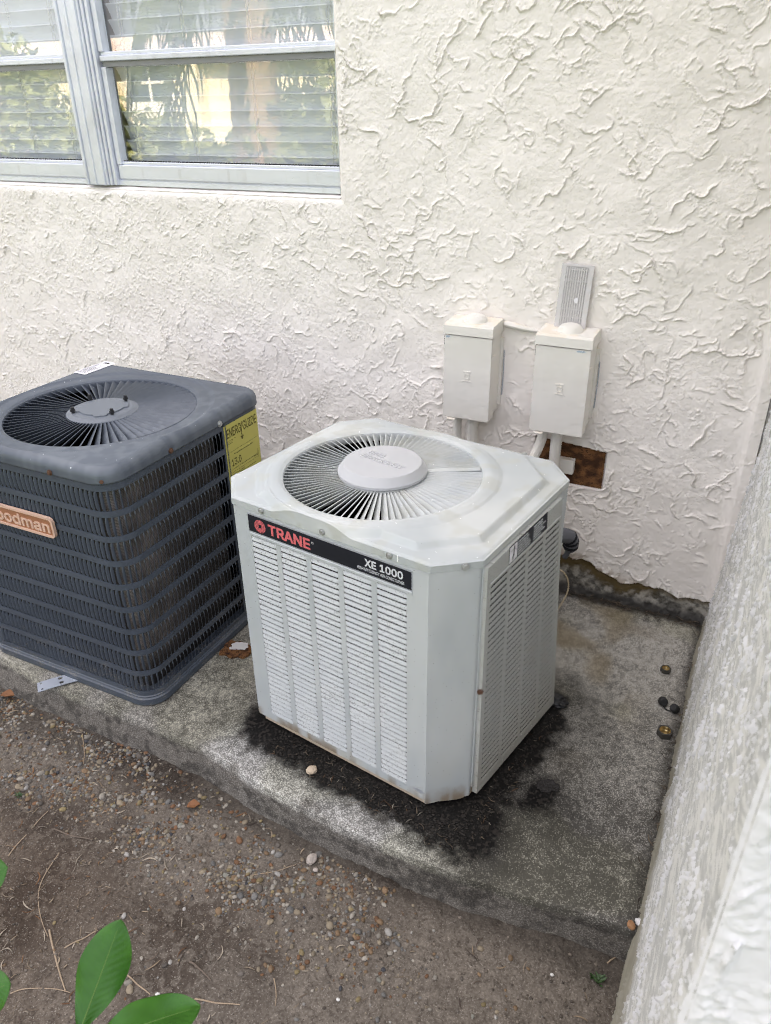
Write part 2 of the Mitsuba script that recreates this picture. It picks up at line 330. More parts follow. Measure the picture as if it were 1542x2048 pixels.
# ------------------------------------------------------------------ house wall
def stucco(xs, zs, seed, dense, flat=1.0):
    """Skip-trowelled plaster: outward height over the regular grid (z rows, x columns). Ridges are single trowel lips: wandering curves with one
    sharp and one soft side; crumbs gather where dense (0 to 1) is high."""
    from scipy.spatial import cKDTree
    r_ = np.random.default_rng(seed); dx = xs[1]-xs[0]; shp = (len(zs), len(xs)); pad = 64
    def G(lam, s, bw=.5): return grf((shp[0]+pad, shp[1]+pad), dx, lam, seed*100+s, bw)[:shp[0], :shp[1]]
    clus = G(.15, 30)+1.5*dense
    x0, x1, z0, z1 = xs[0]-.1, xs[-1]+.1, zs[0]-.1, zs[-1]+.1; area = (x1-x0)*(z1-z0)
    P, N_, A, W_ = [], [], [], []
    def curve(px, pz, L, th, amp, w, kink):
        n = max(int(L/.0012), 6); k0 = r_.normal(0, 7.)
        dth = k0*.0012+r_.normal(0, .20, n); dth = ndimage.gaussian_filter1d(dth, 1.6)
        nk = r_.poisson(kink*L/.03)
        for q in r_.integers(0, n, nk): dth[max(q-2, 0):q+2] += r_.normal(0, .28)
        h_ = th+np.cumsum(dth); h_ += .5*ndimage.gaussian_filter1d(r_.normal(0, 1, n), 5)
        x = px+np.cumsum(np.cos(h_))*.0012; z = pz+np.cumsum(np.sin(h_))*.0012
        t = np.linspace(0, 1, n); tap = np.minimum(1, np.minimum(t, 1-t)*L/.012)
        a = amp*tap*np.clip(.75+.45*ndimage.gaussian_filter1d(r_.normal(0, 1, n), min(12, n/4))*3, .15, 1.5)
        nx, nz = -np.sin(h_), np.cos(h_)
        P.append(np.stack([x, z], 1)); N_.append(np.stack([nx, nz], 1)); A.append(a); W_.append(np.full(n, w))
    def at(x, z): return int(np.clip((z-zs[0])/dx, 0, shp[0]-1)), int(np.clip((x-xs[0])/dx, 0, shp[1]-1))
    for _ in range(int(area*400)):
        px, pz = r_.uniform(x0, x1), r_.uniform(z0, z1); L = min(.055*math.exp(.75*r_.normal()), .34)
        L *= 1-.5*min(1, max(0, dense[at(px, pz)]))
        curve(px, pz, L, r_.normal(0, .75), (.0034+.0040*r_.random())*min(1.25, (L/.06)**.4), .8+.5*r_.random(), .55)
    for _ in range(int(area*9000)):
        px, pz = r_.uniform(x0, x1), r_.uniform(z0, z1)
        if r_.random() > sst(.0, 1.7, clus[at(px, pz)])*.9+.04: continue
        curve(px, pz, .004+.026*r_.random()**2, r_.normal(0, 1.0), .0014+.0030*r_.random(), .65+.6*r_.random(), .8)
    P, N_, A, W_ = np.vstack(P), np.vstack(N_), np.concatenate(A), np.concatenate(W_)
    Xg, Zg = np.meshgrid(xs, zs); Q = np.stack([Xg.ravel(), Zg.ravel()], 1)
    d, i = cKDTree(P).query(Q, k=5, distance_upper_bound=.03)
    ok = i < len(P); i = np.where(ok, i, 0)
    dv = Q[:, None]-P[i]; side = (dv*N_[i]).sum(-1); d = np.where(ok, d, 9.)
    w = W_[i]
    lip = np.where(side < 0, np.exp(-(d/(.0015*w))**2), .70*np.exp(-(d/(.0031*w))**1.3)+.30*np.exp(-d/.015))
    h = (A[i]*lip).max(1).reshape(shp)*(.62+.75*sst(-1.4, 1.4, G(.011, 44)))
    h += .0013*G(.26, 5)+.00018*G(.05, 7)+.00008*G(.0085, 33, .4)
    e1 = G(.022, 31, .55)+.5*G(.06, 35); h += (.0022*sst(.7, 1.4, e1)+.0012*sst(.4, 1.2, G(.011, 36)))*sst(.7, 2.0, clus)*(.6+.4*sst(-.5, .8, G(.05, 37)))
    return h
HOUSE = thing('house', 'house wall of cream painted skip trowelled stucco with a window at upper left', 'house')
WX, WZ = -1.258, 1.197        # right and lower edge of the window opening on the wall face
def build_wall():
    st = .0024
    xs = np.arange(-3.2, .03, st); zs = np.arange(-.03, 2.02, st)
    X, Z = np.meshgrid(xs, zs)
    h = stucco(xs, zs, 3, sst(-.7, -2.0, X)*.95)
    sm = np.ones_like(X)
    for (x0, x1, z0, z1, r) in ((-.875, -.70, .575, .895, .03), (-.60, -.42, .58, .89, .03), (-.57, -.455, .87, 1.065, .012)):
        dd = np.maximum(np.maximum(x0-X, X-x1), np.maximum(z0-Z, Z-z1)); sm *= sst(-.004, r, dd)*.85+.15
    dr_ = np.maximum(WX-X, 0)+np.maximum(Z-WZ, 0)*0
    win = np.maximum(X-WX, WZ-Z)          # outside distance from the window opening
    sm *= .25+.75*sst(0, .03, win)
    sm *= .35+.65*sst(0, .05, -X)
    h = h*sm
    # rounded edge into the reveal
    h -= .012*np.exp(-np.maximum(win, 0)/.008)
    # plaster stops above the bare footing
    d = Z-zb_np(X); foot = sst(.0025, -.0015, d)
    conc = .012*(meshkit.fbm(np.stack([X*40, Z*40, 0*X], -1), 4, 3)-.5)+.0035*(meshkit.fbm(np.stack([X*120, Z*120, 0*X], -1), 2, 5)-.5)
    h = h*(1-foot)+foot*(conc-.007+.018*sst(.035, -.02, Z))
    h += .0045*np.exp(-(np.maximum(d, 0)/.006))*(1-foot)*sst(-.6, .3, grf(X.shape, st, .03, 77))
    # corner fillet with the wing wall
    h += .018*np.exp(-np.maximum(-X, 0)/.012)
    # recess round the rusted plate
    px0, px1, pz0, pz1 = -.592, -.3725, .3925, .5255+.0
    sk = (X-px0)/(px1-px0)*(-.02)
    rec = np.maximum(np.maximum(px0-X, X-px1), np.maximum(pz0-.002-(Z-sk*0), (Z-sk)-(pz1+.012)))
    h = np.where(rec < 0, -.010, h+.002*np.exp(-np.maximum(rec, 0)/.01))
    keep = ~((X < WX) & (Z > WZ))
    P = np.stack([X, -h, Z], -1)
    m = grid(P[:, ::1]); fk = keep.reshape(-1)[m.faces].all(1); m.update_faces(fk); m.invert()
    # coarse remainder of the wall, out of view
    w = [box(-9, -3.2, .0, .2, -.3, WZ), box(-3.2, WX, .06, .2, -.3, WZ-.004), box(WX+.003, .03, .06, .2, -.3, 3), box(-9, -3.62, 0, .2, WZ, 3), box(-3.62, WX, 0, .2, 2.25, 3), box(.03, 6, 0, .2, -.3, 3), box(WX, .03, 0, .06, 2.017, 3)]
    return cat([m]+w)
obj('wall', build_wall(), 'house_paint', HOUSE, smooth=True)
labels[HOUSE+'__wall'] = {'label': 'cream stucco wall with raised trowel ridges and peeling foot'}
# rounded painted sill and jamb of the opening
def sill():
    xs = np.arange(-3.6, WX+.001, .005); t = np.linspace(0, 1, 14)
    prof = np.stack([np.interp(t, [0, .15, .4, 1], [.012, .0065, .002, .06]), np.interp(t, [0, .15, .4, 1], [WZ-.004, WZ-.0005, WZ+.003, WZ+.011])], 1)
    prof[:, 0] = np.interp(t, [0, .1, .25, 1], [.012, .006, .008, .062])
    Xg, tg = np.meshgrid(xs, t, indexing='ij')
    Y = np.interp(tg, t, prof[:, 0]); Z = np.interp(tg, t, prof[:, 1])
    n = meshkit.fbm(np.stack([Xg*40, tg*6, 0*tg], -1), 3, 9)-.5
    return grid(np.stack([Xg, Y-.003*n*(tg < .5), Z+.004*n], -1))
obj('sill', sill(), 'house_paint', HOUSE, smooth=True)
def jamb():
    zs = np.arange(WZ-.002, 2.25, .006); t = np.linspace(0, 1, 8)
    Zg, tg = np.meshgrid(zs, t, indexing='ij')
    n = meshkit.fbm(np.stack([Zg*40, tg*6, 0*tg], -1), 3, 19)-.5
    return grid(np.stack([WX+.002-.010*tg+.003*n, .008+.056*tg, Zg], -1))
obj('jamb', jamb(), 'house_paint', HOUSE, smooth=True)
obj('roof', box(-9, 6, -.02, 3.6, 3.0, 3.12), 'white_trim', HOUSE)
rm = cat([box(-4.6, .5, 2.4, 2.5, -.1, 3), box(-4.7, -4.6, .2, 2.5, -.1, 3), box(.5, .6, .2, 2.5, -.1, 3), box(-4.6, .5, .2, 2.4, -.1, 0)])
obj('room', rm, 'room_mat', HOUSE)

# ------------------------------------------------------------------ windows
def window(x0, x1, label):
    k = fresh(HOUSE+'__window'); labels[k] = {'label': label}
    P = lambda n, m, mat, s=False: obj(n, m, mat, k, smooth=s)
    P('frame_sill', cat([box(x0-.002, x1+.002, .028, .075, 1.2075, 1.2235), box(x0, x1, .036, .07, 1.2235, 1.2275)]), 'alu_mat')
    P('bottom_rail', cat([rbox(x0+.004, x1-.006, .026, .06, 1.2285, 1.273, .0025), rbox(x0+.004, x1-.006, .032, .06, 1.2735, 1.283, .002)]), 'alu_mat')
    P('gasket', cat([box(x0+.02, x1-.012, .040, .05, 1.2832, 1.2862)]), 'gasket_mat')
    P('transom', cat([rbox(x0+.004, x1-.004, .022, .06, 1.582, 1.598, .0025), rbox(x0+.004, x1-.004, .030, .055, 1.5985, 1.609, .002)]), 'alu_mat')
    P('transom_lip', box(x0+.006, x1-.006, .030, .06, 1.566, 1.5815), 'alu_shade')  # darker aluminium paints the shaded underside of the upper rail
    P('stile', cat([rbox(x0+.002, x0+.022, .024, .058, 1.2735, 1.5655, .002), rbox(x0+.002, x0+.022, .024, .058, 1.609, 2.24, .002)]), 'alu_mat')
    P('stile', cat([rbox(x1-.011, x1-.001, .026, .06, 1.2275, 2.24, .002)]), 'alu_mat')
    P('pane', grid(np.array([[[x0+.02, .045, 1.280], [x1-.008, .045, 1.280]], [[x0+.02, .045, 1.575], [x1-.008, .045, 1.575]]])), 'glass_mat')
    P('pane', grid(np.array([[[x0+.02, .047, 1.60], [x1-.008, .047, 1.60]], [[x0+.02, .047, 2.24], [x1-.008, .047, 2.24]]])), 'glass_mat')
    return k
window(-2.152, WX, 'right window of two tall panes with aluminium rails')
window(-3.6, -2.292, 'left window cut off by the photo edge')
mul = cat([rbox(-2.292, -2.276, .006, .07, 1.2085, 2.24, .002), rbox(-2.274, -2.262, -.012, .07, 1.2085, 2.24, .003), rbox(-2.262, -2.190, -.006, .07, 1.2085, 2.24, .003),
           rbox(-2.232, -2.226, -.010, .0, 1.2085, 2.24, .002), rbox(-2.190, -2.181, .0, .07, 1.2085, 2.24, .002), rbox(-2.179, -2.168, .006, .07, 1.2085, 2.24, .002), rbox(-2.166, -2.153, .012, .07, 1.2085, 2.24, .002)])
obj('mullion', mul, 'alu_mat', HOUSE)
def blind(x0, x1, label, cords):
    b = thing('window_blind', label, 'window blind', 'blinds behind the window panes')
    w = x1-x0; t = np.linspace(0, 1, 7)
    prof = np.stack([.004*np.sin(t*np.pi)-.012+.024*t, .050*(1-t)], 1)
    sl = np.array([[[x, p[0], p[1]-.025] for p in prof] for x in (-w/2, w/2)])
    a = grid(sl); c2 = a.copy(); c2.apply_translation([0, .0026, 0]); sh = mikit.ply(cat([a, c2, box(-w/2, w/2, -.0125, -.0085, .0235, .0265)]), 'blind_mat')
    for i in range(22):
        obj('slat', None, None, b, shape=sh, to_world=T().translate([(x0+x1)/2, .118+.0012*rng.standard_normal(), 1.232+.0445*i]))
    obj('bottom_bar', rbox(x0, x1, .105, .13, 1.192, 1.206, .003), 'blind_mat', b)
    for cx in cords:
        m = cat([tube([[cx, .101, 1.2], [cx+.003, .101, 2.2]], .0011, 5), tube([[cx+.012, .1005, 1.2], [cx+.013, .1005, 2.2]], .0009, 5)])
        obj('ladder_cord', m, 'cord_mat', b)
    return b
blind(-2.165, -1.275, 'pale closed slat blind behind the right window panes', (-2.115, -1.86, -1.61, -1.33))
blind(-3.5, -2.285, 'pale closed slat blind behind the left window panes', (-3.3, -2.9, -2.62, -2.42))

# ------------------------------------------------------------------ wing wall
def build_wing():
    st = .0042
    ss = np.arange(0, 1.86, st); us = np.arange(st, .30, st); zs = np.arange(-.14, 1.15, st)
    f = np.linspace(-.006, 1, len(ss)); ye = (1.82-.288*zs)[:, None]
    h1 = stucco(ss, zs, 8, np.full((len(zs), len(ss)), -.15))*.8
    h1 += .0008*grf((len(zs), len(ss)), st, .012, 91, .3)*sst(-.3, 1, grf((len(zs), len(ss)), st, .2, 92))
    h1 += .004*sst(.01, .08, f)[None]+.010*sst(.06, -.02, zs[:, None]+.02*meshkit.fbm(np.stack([ss*12, 0*ss, 0*ss], -1), 3, 2)[None])
    h2 = 1.3*stucco(us, zs, 15, np.full((len(zs), len(us)), .7))
    d1 = (1-f)[None]*ye; h1 = h1*sst(-.004, .03, d1); h2 = h2*sst(-.004, .03, us)[None]
    N1 = np.array([-1, 0, .06]); N1 /= np.linalg.norm(N1); N2 = np.array([0, -1, .288]); N2 /= np.linalg.norm(N2)
    Z1 = np.repeat(zs[:, None], len(ss), 1); Z2 = np.repeat(zs[:, None], len(us), 1)
    P1 = np.stack([.06*Z1-.004, -f[None]*ye, Z1], -1)+N1*h1[..., None]-(N1+N2)*(.0045*np.exp(-d1/.005))[..., None]
    P2 = np.stack([.06*Z2-.004+us[None], -ye+0*Z2, Z2], -1)+N2*h2[..., None]-(N1+N2)*(.0045*np.exp(-us/.005))[None, :, None]
    m = grid(np.concatenate([P1, P2], 1))
    v = []
    for zz in (1.14, 3.0):
        y_ = -(1.82-.288*zz); x = .06*zz-.002
        v += [[x, .0, zz], [x, y_, zz], [x+.28, y_, zz], [x+.28, .0, zz]]
    return cat([m, trimesh.convex.convex_hull(np.array(v))])
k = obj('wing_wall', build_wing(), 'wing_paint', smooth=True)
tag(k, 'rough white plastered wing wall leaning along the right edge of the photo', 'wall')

# ------------------------------------------------------------------ slab and ground
XF = [-6, -1.9, -1.65, -1.46, -1.3, -1.12, -.97, -.78, -.645, -.5, -.345, -.24, -.137, 0, .3]
YF = [-1.05, -1.062, -1.088, -1.088, -1.082, -1.095, -1.122, -1.148, -1.154, -1.158, -1.15, -1.14, -1.128, -1.12, -1.12]
def dense_axis(lo, a, b, hi, st, g=1.25):
    mid = list(np.arange(a, b+st/2, st)); L = []; s = st*g; x = a
    while x > lo: x = max(lo, x-s); L.append(x); s *= g
    R = []; s = st*g; x = mid[-1]
    while x < hi: x = min(hi, x+s); R.append(x); s *= g
    return np.array(L[::-1]+mid+R)
def build_slab():
    xs = dense_axis(-6, -2.25, .02, .3, .0048)
    yf = np.interp(xs, XF, YF)+.006*(meshkit.fbm(np.stack([xs*16, 0*xs, 0*xs], -1), 4, 1)-.5)*2
    bw = np.interp(xs, [-6, -1.9, -1.2, -.8, 0, .3], [.06, .055, .04, .022, .014, .014])
    n1 = 236; t = np.concatenate([np.linspace(0, 1, n1), 1+np.linspace(0, 1, 26)[1:]])
    Tg, Xg = np.meshgrid(t, xs)          # rows over x
    YFg, BW = yf[:, None], bw[:, None]
    inner = .02+(YFg+.007-.02)*Tg         # up to 12 mm before the lip
    u = np.clip(Tg-1, 0, 1)
    yo = YFg+.007-.007*np.sin(np.minimum(u*4, 1)*np.pi/2)-BW*np.clip((u-.25)/.75, 0, 1)
    zo = -.006*(1-np.cos(np.minimum(u*4, 1)*np.pi/2))-.13*np.clip((u-.25)/.75, 0, 1)
    Y = np.where(Tg <= 1, inner, yo); Z = np.where(Tg <= 1, 0, zo)
    nz = meshkit.fbm(np.stack([Xg*6, Y*6, Z*6], -1), 3, 7)-.5
    n2 = meshkit.fbm(np.stack([Xg*90, Y*90, Z*90], -1), 3, 8)-.5
    Z = Z+.006*nz*sst(-.1, -.3, Y)*(1-u)+.0022*n2*(1-.5*u)
    Y = Y-.006*n2*np.minimum(u*4, 1)+.014*nz*np.minimum(u*2, 1)
    m = grid(np.stack([Xg, Y, Z], -1)); 
    return m
k = obj('concrete_slab', build_slab(), 'slab_mat', smooth=True)
tag(k, 'weathered concrete slab with black crust under the two air conditioners', kind='structure')
def gz_np(X, Y):
    near = np.exp(-np.maximum(np.abs(X+1)-1.4, 0)*2)*np.exp(-np.maximum(-2-Y, 0)*3)
    h = .016*(meshkit.fbm(np.stack([X*5, Y*5, 0*X], -1), 3, 21)-.5)+.007*(meshkit.fbm(np.stack([X*26, Y*26, 0*X], -1), 3, 22)-.5)
    h += .0045*(meshkit.fbm(np.stack([X*100, Y*100, 0*X], -1), 3, 23)-.5)
    # a shallow footprint scuffed into the soil
    q = np.hypot((X+.94)/.16, (Y+1.42)/.05); h -= .010*np.exp(-q**4)*(.5+meshkit.fbm(np.stack([X*40, Y*40, 0*X], -1), 2, 4))
    h += .010*np.exp(-((Y+1.36)/.018)**2-((X+.86)/.09)**2)
    # soil banks up on the slab's face, less toward the wing wall
    yf = np.interp(X, XF, YF)
    h += .007*np.exp(-np.maximum(yf-.05-Y, 0)/.05)*np.interp(X, [-2, -1.2, -.3, 0], [.8, .8, .4, .2])
    return -.092+h*near
def build_ground():
    xs = dense_axis(-260, -2.0, .1, 260, .0042, 1.3); ys = dense_axis(-260, -1.80, -1.05, 60, .0042, 1.3)
    X, Y = np.meshgrid(xs, ys); Z = gz_np(X, Y)
    Z = np.where(Y > -1.0, -.14, Z)
    return grid(np.stack([X, Y, Z], -1))
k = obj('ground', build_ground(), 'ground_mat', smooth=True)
tag(k, 'bare sandy soil in front of the slab', kind='structure')
# ------------------------------------------------------------------ shared lid and fan makers
def polar_lid(sdf, rin, hfun, z_skirt, nphi=480, nr=46, rmax=.6, hole=True):
    """Sheet between the circle rin and the outline sdf = 0 (negative inside), heights hfun(x, y, e, r), then a skirt down to z_skirt."""
    ph = np.linspace(0, 2*np.pi, nphi+1); c, s = np.cos(ph), np.sin(ph)
    lo, hi = np.zeros_like(ph), np.full_like(ph, rmax)
    for _ in range(40):
        md = (lo+hi)/2; ins = sdf(md*c, md*s) < 0; lo = np.where(ins, md, lo); hi = np.where(ins, hi, md)
    t = np.linspace(0, 1, nr); t = 1-(1-t)**1.6
    R = rin+(lo-rin)[None]*t[:, None]
    X, Y = R*c, R*s; Z = hfun(X, Y, -sdf(X, Y), R)
    rows = [np.stack([X, Y, Z], -1)]
    ze = Z[-1]
    for q in (.25, .5, .75, 1): rows.append(np.stack([X[-1], Y[-1], ze+(z_skirt-ze)*q], -1)[None])
    rows.append(np.stack([X[-1]*.985, Y[-1]*.985, 0*ze+z_skirt], -1)[None])
    return grid(np.concatenate(rows, 0))
def vane_mesh(r0, r1, depth, k, th=.0016, top=.0, twist=.0, tip=.006):
    r = np.linspace(r0, r1, 9); q = np.linspace(0, 1, 4); sec = []
    for side in (0, 1):
        P = []
        for qi in (q if side == 0 else q[::-1]):
            f = (r-r0)/(r1-r0)
            off = k*depth*(qi**.85)+twist*f*qi+side*th
            P.append(np.stack([r, off, top-qi*depth*(1-.15*f)+0*r], -1))
        sec += P
    sec.append(sec[0])
    return grid(np.array(sec).transpose(1, 0, 2))

# ------------------------------------------------------------------ dark gray air conditioner
GX, GY, GS, RC = -1.3135, -1.044, .318, .062
GC = np.array([GX-GS, GY+GS+.002]); ZT, ZR = .722, .681
G = thing('air_conditioner', 'dark gray air conditioner with vertical louvers, copper nameplate and yellow label', 'air conditioner')
GM = frame((GC[0], GC[1], 0), (1, 0, 0), (0, 1, 0))
def rrect(x, y, hx=GS, hy=GS, r=RC):
    qx, qy = np.abs(x)-hx+r, np.abs(y)-hy+r
    return np.hypot(np.maximum(qx, 0), np.maximum(qy, 0))+np.minimum(np.maximum(qx, qy), 0)-r
FR = .257
def g_h(x, y, e, r):
    f = .026; ee = np.clip(e, 0, f)
    z = ZT-f+np.sqrt(np.maximum(f*f-(f-ee)**2, 0))
    z = z-.0045*sst(.304, .296, r)-.002*np.exp(-((r-.302)/.0025)**2)-.004*sst(.268, .258, r)
    return z+.0012*(meshkit.fbm(np.stack([x*9, y*9, 0*x], -1), 2, 6)-.5)*2*sst(0, .03, e)
obj('lid', xf(polar_lid(lambda x, y: rrect(x, y, GS+.004, GS+.004, RC+.004), FR, g_h, ZR), GM), 'gray_lid', G, smooth=True)
fg = obj('fan_grille', xf(cat([lathe([(FR+.0005, ZT-.008), (FR-.002, ZT-.013), (FR-.002, ZT-.03), (FR+.012, ZT-.03)], 96), lathe([(.098, ZT-.022), (.098, ZT-.012), (.090, ZT-.009)], 72)]), GM), 'gray_lid', G, smooth=50)
NV = 68
vsh = mikit.ply(vane_mesh(.094, FR-.001, .021, -.74, .0018, ZT-.010, -.003), 'gray_lid', smooth=40)
for i in range(NV):
    obj('vane', None, None, fg, shape=vsh, to_world=M4(GM) @ T().rotate([0, 0, 1], 360/NV*i+.3*rng.standard_normal()))
hub = lathe([(.0, ZT-.0035), (.078, ZT-.0035), (.086, ZT-.0055), (.0965, ZT-.0105), (.0975, ZT-.02)], 72)
hp = union_all([Point(0, 0).buffer(.060), affinity.rotate(sbox(-.018, -.071, .018, .071), 40), affinity.rotate(sbox(-.018, -.071, .018, .071), 130)]).buffer(-.008).buffer(.012).buffer(-.004)
pl = plate(hp, .0035); pl.apply_translation([0, 0, ZT-.0038])
hk = obj('hub', xf(cat([hub, pl]), GM), 'gray_hub', fg, smooth=35)
for bx, by in ((-.045, -.062), (-.078, .034), (.022, .07), (.062, -.026)):
    m = cat([trimesh.creation.cylinder(.0045, .018, sections=8), trimesh.creation.cylinder(.0068, .006, sections=6)]); m.apply_translation([bx, by, ZT+.004])
    obj('hub_bolt', xf(m, GM), 'screw_dark', fg)
obj('cavity', xf(cat([lathe([(FR-.003, ZT-.03), (FR-.003, ZT-.25), (0, ZT-.25)], 48)]), GM), 'black_void', G)
# outer path: starts at the left end of the front, runs to the back of the right face
def path(s):
    """(point, outward normal, tangent) of the cabinet outline at the arc length s from the front's left end."""
    a = 2*GS-2*RC; q = RC*np.pi/2; s = np.asarray(s, float)
    x = np.where(s < a, -GS+RC+s, 0.); y = np.where(s < a, -GS, 0.)
    th = np.clip((s-a)/RC, 0, np.pi/2)
    x = np.where((s >= a) & (s < a+q), GS-RC+RC*np.sin(th), x); y = np.where((s >= a) & (s < a+q), -GS+RC-RC*np.cos(th), y)
    x = np.where(s >= a+q, GS, x); y = np.where(s >= a+q, -GS+RC+(s-a-q), y)
    return np.stack([x, y], -1), np.stack([np.sin(th), -np.cos(th)], -1), np.stack([np.cos(th), np.sin(th)], -1)
A_, Q_ = 2*GS-2*RC, RC*np.pi/2
S_END = A_+Q_+.366                                # louvers end here on the right face
NROW, ZB0, ZB1 = 9, .040, .669
PIT = (ZB1-ZB0)/NROW; LH = PIT*.77
def band(z0, z1, s0=0., s1=S_END, off=0., th=.003):
    s = np.concatenate([np.linspace(s0, A_, 12), np.linspace(A_, A_+Q_, 14)[1:], np.linspace(A_+Q_, s1, 12)[1:]]) if s0 < A_ < s1 else np.linspace(s0, s1, 12)
    p, n, t = path(s); rows = []
    for o, z in ((off, z0), (off, z1), (off-th, z1), (off-th, z0), (off, z0)):
        q = p+n*o; rows.append(np.concatenate([q, np.full((len(s), 1), z)], 1))
    return grid(np.array(rows))
bands = [band(ZR-.010, ZR+.004)]
for r in range(NROW+1):
    zc = ZB0+PIT*r; g = (PIT-LH)/2
    bands.append(band(zc-g if r else zc-.006, zc+g if r < NROW else ZR-.0101))
bands += [band(ZB0-.006, ZR-.010, -.02, .004), band(ZB0-.006, ZR-.010, S_END, S_END+.012)]
obj('louver_panel', xf(cat(bands), GM), 'gray_paint', G, smooth=40)
LP = .0152; NL = int(S_END/LP)
def louver(th0=math.radians(40), w=.0084):
    u = np.linspace(0, 1, 5); v = np.linspace(-1, 1, 9)
    U, V = np.meshgrid(u, v, indexing='ij')
    edge = .5*LH*(1-.22*(1-np.clip(U/.35, 0, 1))**2)
    tx = -.0045+w*U*math.cos(th0); ny = .0012-w*U*math.sin(th0)+.0016*np.sin(U*np.pi)
    ny = ny-.0035*np.clip((np.abs(V)-.80)/.2, 0, 1)**2*(1-U)
    return grid(np.stack([tx, -ny, V*edge], -1))       # local: x tangent, -y outward
lsh = mikit.ply(louver(), 'gray_paint', smooth=True)
left_over, count = [], 0
order = []
for r in range(NROW):
    for i in range(NL):
        s = (i+.55)*LP; order.append((abs(s-A_-Q_/2)*.8+abs(r-6)*.012, r, s))
order.sort()
for _, r, s in order:
    p, n, t = path(s); M = np.eye(4); M[:2, 0], M[:2, 1], M[:2, 3] = t, -n, p; M[2, 3] = ZB0+PIT*(r+.5); M = GM @ M
    if count < 300: obj('louver', None, None, G, shape=lsh, to_world=M4(M)); count += 1
    else: left_over.append(xf(louver(), M))
stuff(obj('louver_rest', cat(left_over), 'gray_paint', G, smooth=True))
obj('coil', xf(cat([band(ZB0-.01, ZR, 0, S_END+.01, -.040, .002)]), GM), 'coil_mat', G, smooth=40)
# plain back post, back and left sides
post = [band(.03, ZR+.003, S_END+.012, A_+Q_+2*GS-2*RC+.0, -.001, .003)]
ph = np.linspace(0, np.pi/2, 12)
def arc(cx, cy, a0, z0=.03, z1=ZR+.003, R=RC-.001):
    a = a0+ph; return grid(np.array([np.stack([cx+R*np.cos(a), cy+R*np.sin(a), 0*a+z], -1) for z in (z0, z1)]))
post += [arc(GS-RC, GS-RC, 0), arc(-GS+RC, GS-RC, np.pi/2), arc(-GS+RC, -GS+RC, np.pi), box(-GS+RC, GS-RC, GS-.004, GS-.001, .03, ZR), box(-GS+.001, -GS+.004, -GS+RC, GS-RC, .03, ZR)]
post.append(band(.03, ZR-.011, S_END+.0125, S_END+.016, .0022, .003))
obj('corner_post', xf(cat(post), GM), 'gray_paint', G, smooth=40)
def base_ring(o, z0, z1, r=RC):
    P = np.array(sbox(-GS+r, -GS+r, GS-r, GS-r).buffer(r+o, 12).exterior.coords)
    pr_ = [(0, z0), (0, z1-.004), (-.004, z1), (-.03, z1)]
    P2 = lambda d: np.array(sbox(-GS+r, -GS+r, GS-r, GS-r).buffer(r+o+d, 12).exterior.coords)
    return grid(np.array([np.concatenate([P, np.full((len(P), 1), z0)], 1), np.concatenate([P, np.full((len(P), 1), z1-.004)], 1), np.concatenate([P*(1-.004/GS), np.full((len(P), 1), z1)], 1), np.concatenate([P*(1-.04/GS), np.full((len(P), 1), z1)], 1)]))
obj('base_pan', xf(cat([base_ring(.006, .004, .027), base_ring(.002, .024, .034)]), GM), 'gray_paint', G, smooth=30)
def screw(mat, pos, nrm, r=.0062, parent=None, h=.005, ang=0):
    m = cat([trimesh.creation.cylinder(r, h, sections=6), trimesh.creation.cylinder(r*1.45, .0016, sections=16)])
    m.vertices[len(trimesh.creation.cylinder(r, h, sections=6).vertices):, 2] -= h/2-.0008
    n = np.array(nrm, float); n /= np.linalg.norm(n); a = np.cross(n, [0, 0, 1.]); a /= np.linalg.norm(a)+1e-9
    obj('screw', xf(m, frame(np.array(pos)+n*h/2, a, np.cross(n, a), n)), mat, parent)
for px, py, n in ((-1.49, GY-.004, (0, -1, 0)), (-1.34, GY+.012, (.5, -.87, 0)), (-1.80, GY-.004, (0, -1, 0)), (GX+.004, -.826, (1, 0, 0))): screw('screw_rust', (px, py, .689), n, parent=G, r=.0052)
screw('screw_zinc', (GX+.004, -.624, .687), (1, 0, 0), parent=G)
# copper nameplate
nm = fresh(G+'__nameplate'); labels[nm] = {'label': 'copper coloured nameplate with raised lettering, cut by the photo edge'}
PX0, PX1, PZ0, PZ1 = -1.792, -1.521, .499, .557
def rr2(x0, x1, z0, z1, r): return sbox(x0+r, z0+r, x1-r, z1-r).buffer(r, 8)
NF = frame((0, GY-.002, 0), (1, 0, 0), (0, 0, 1), (0, -1, 0))
obj('rim', xf(plate(rr2(PX0, PX1, PZ0, PZ1, .014).difference(rr2(PX0+.006, PX1-.006, PZ0+.006, PZ1-.006, .009)), .0085), NF), 'copper_rim', nm)
obj('field', xf(plate(rr2(PX0+.002, PX1-.002, PZ0+.002, PZ1-.002, .012), .005), NF), 'copper_plate', nm)
tm = text('Goodman', .031, .0022, True, .232); tm.apply_translation([PX1-.016-.232, .512, .0051]); obj('lettering', xf(tm, NF), 'copper_rim', nm)
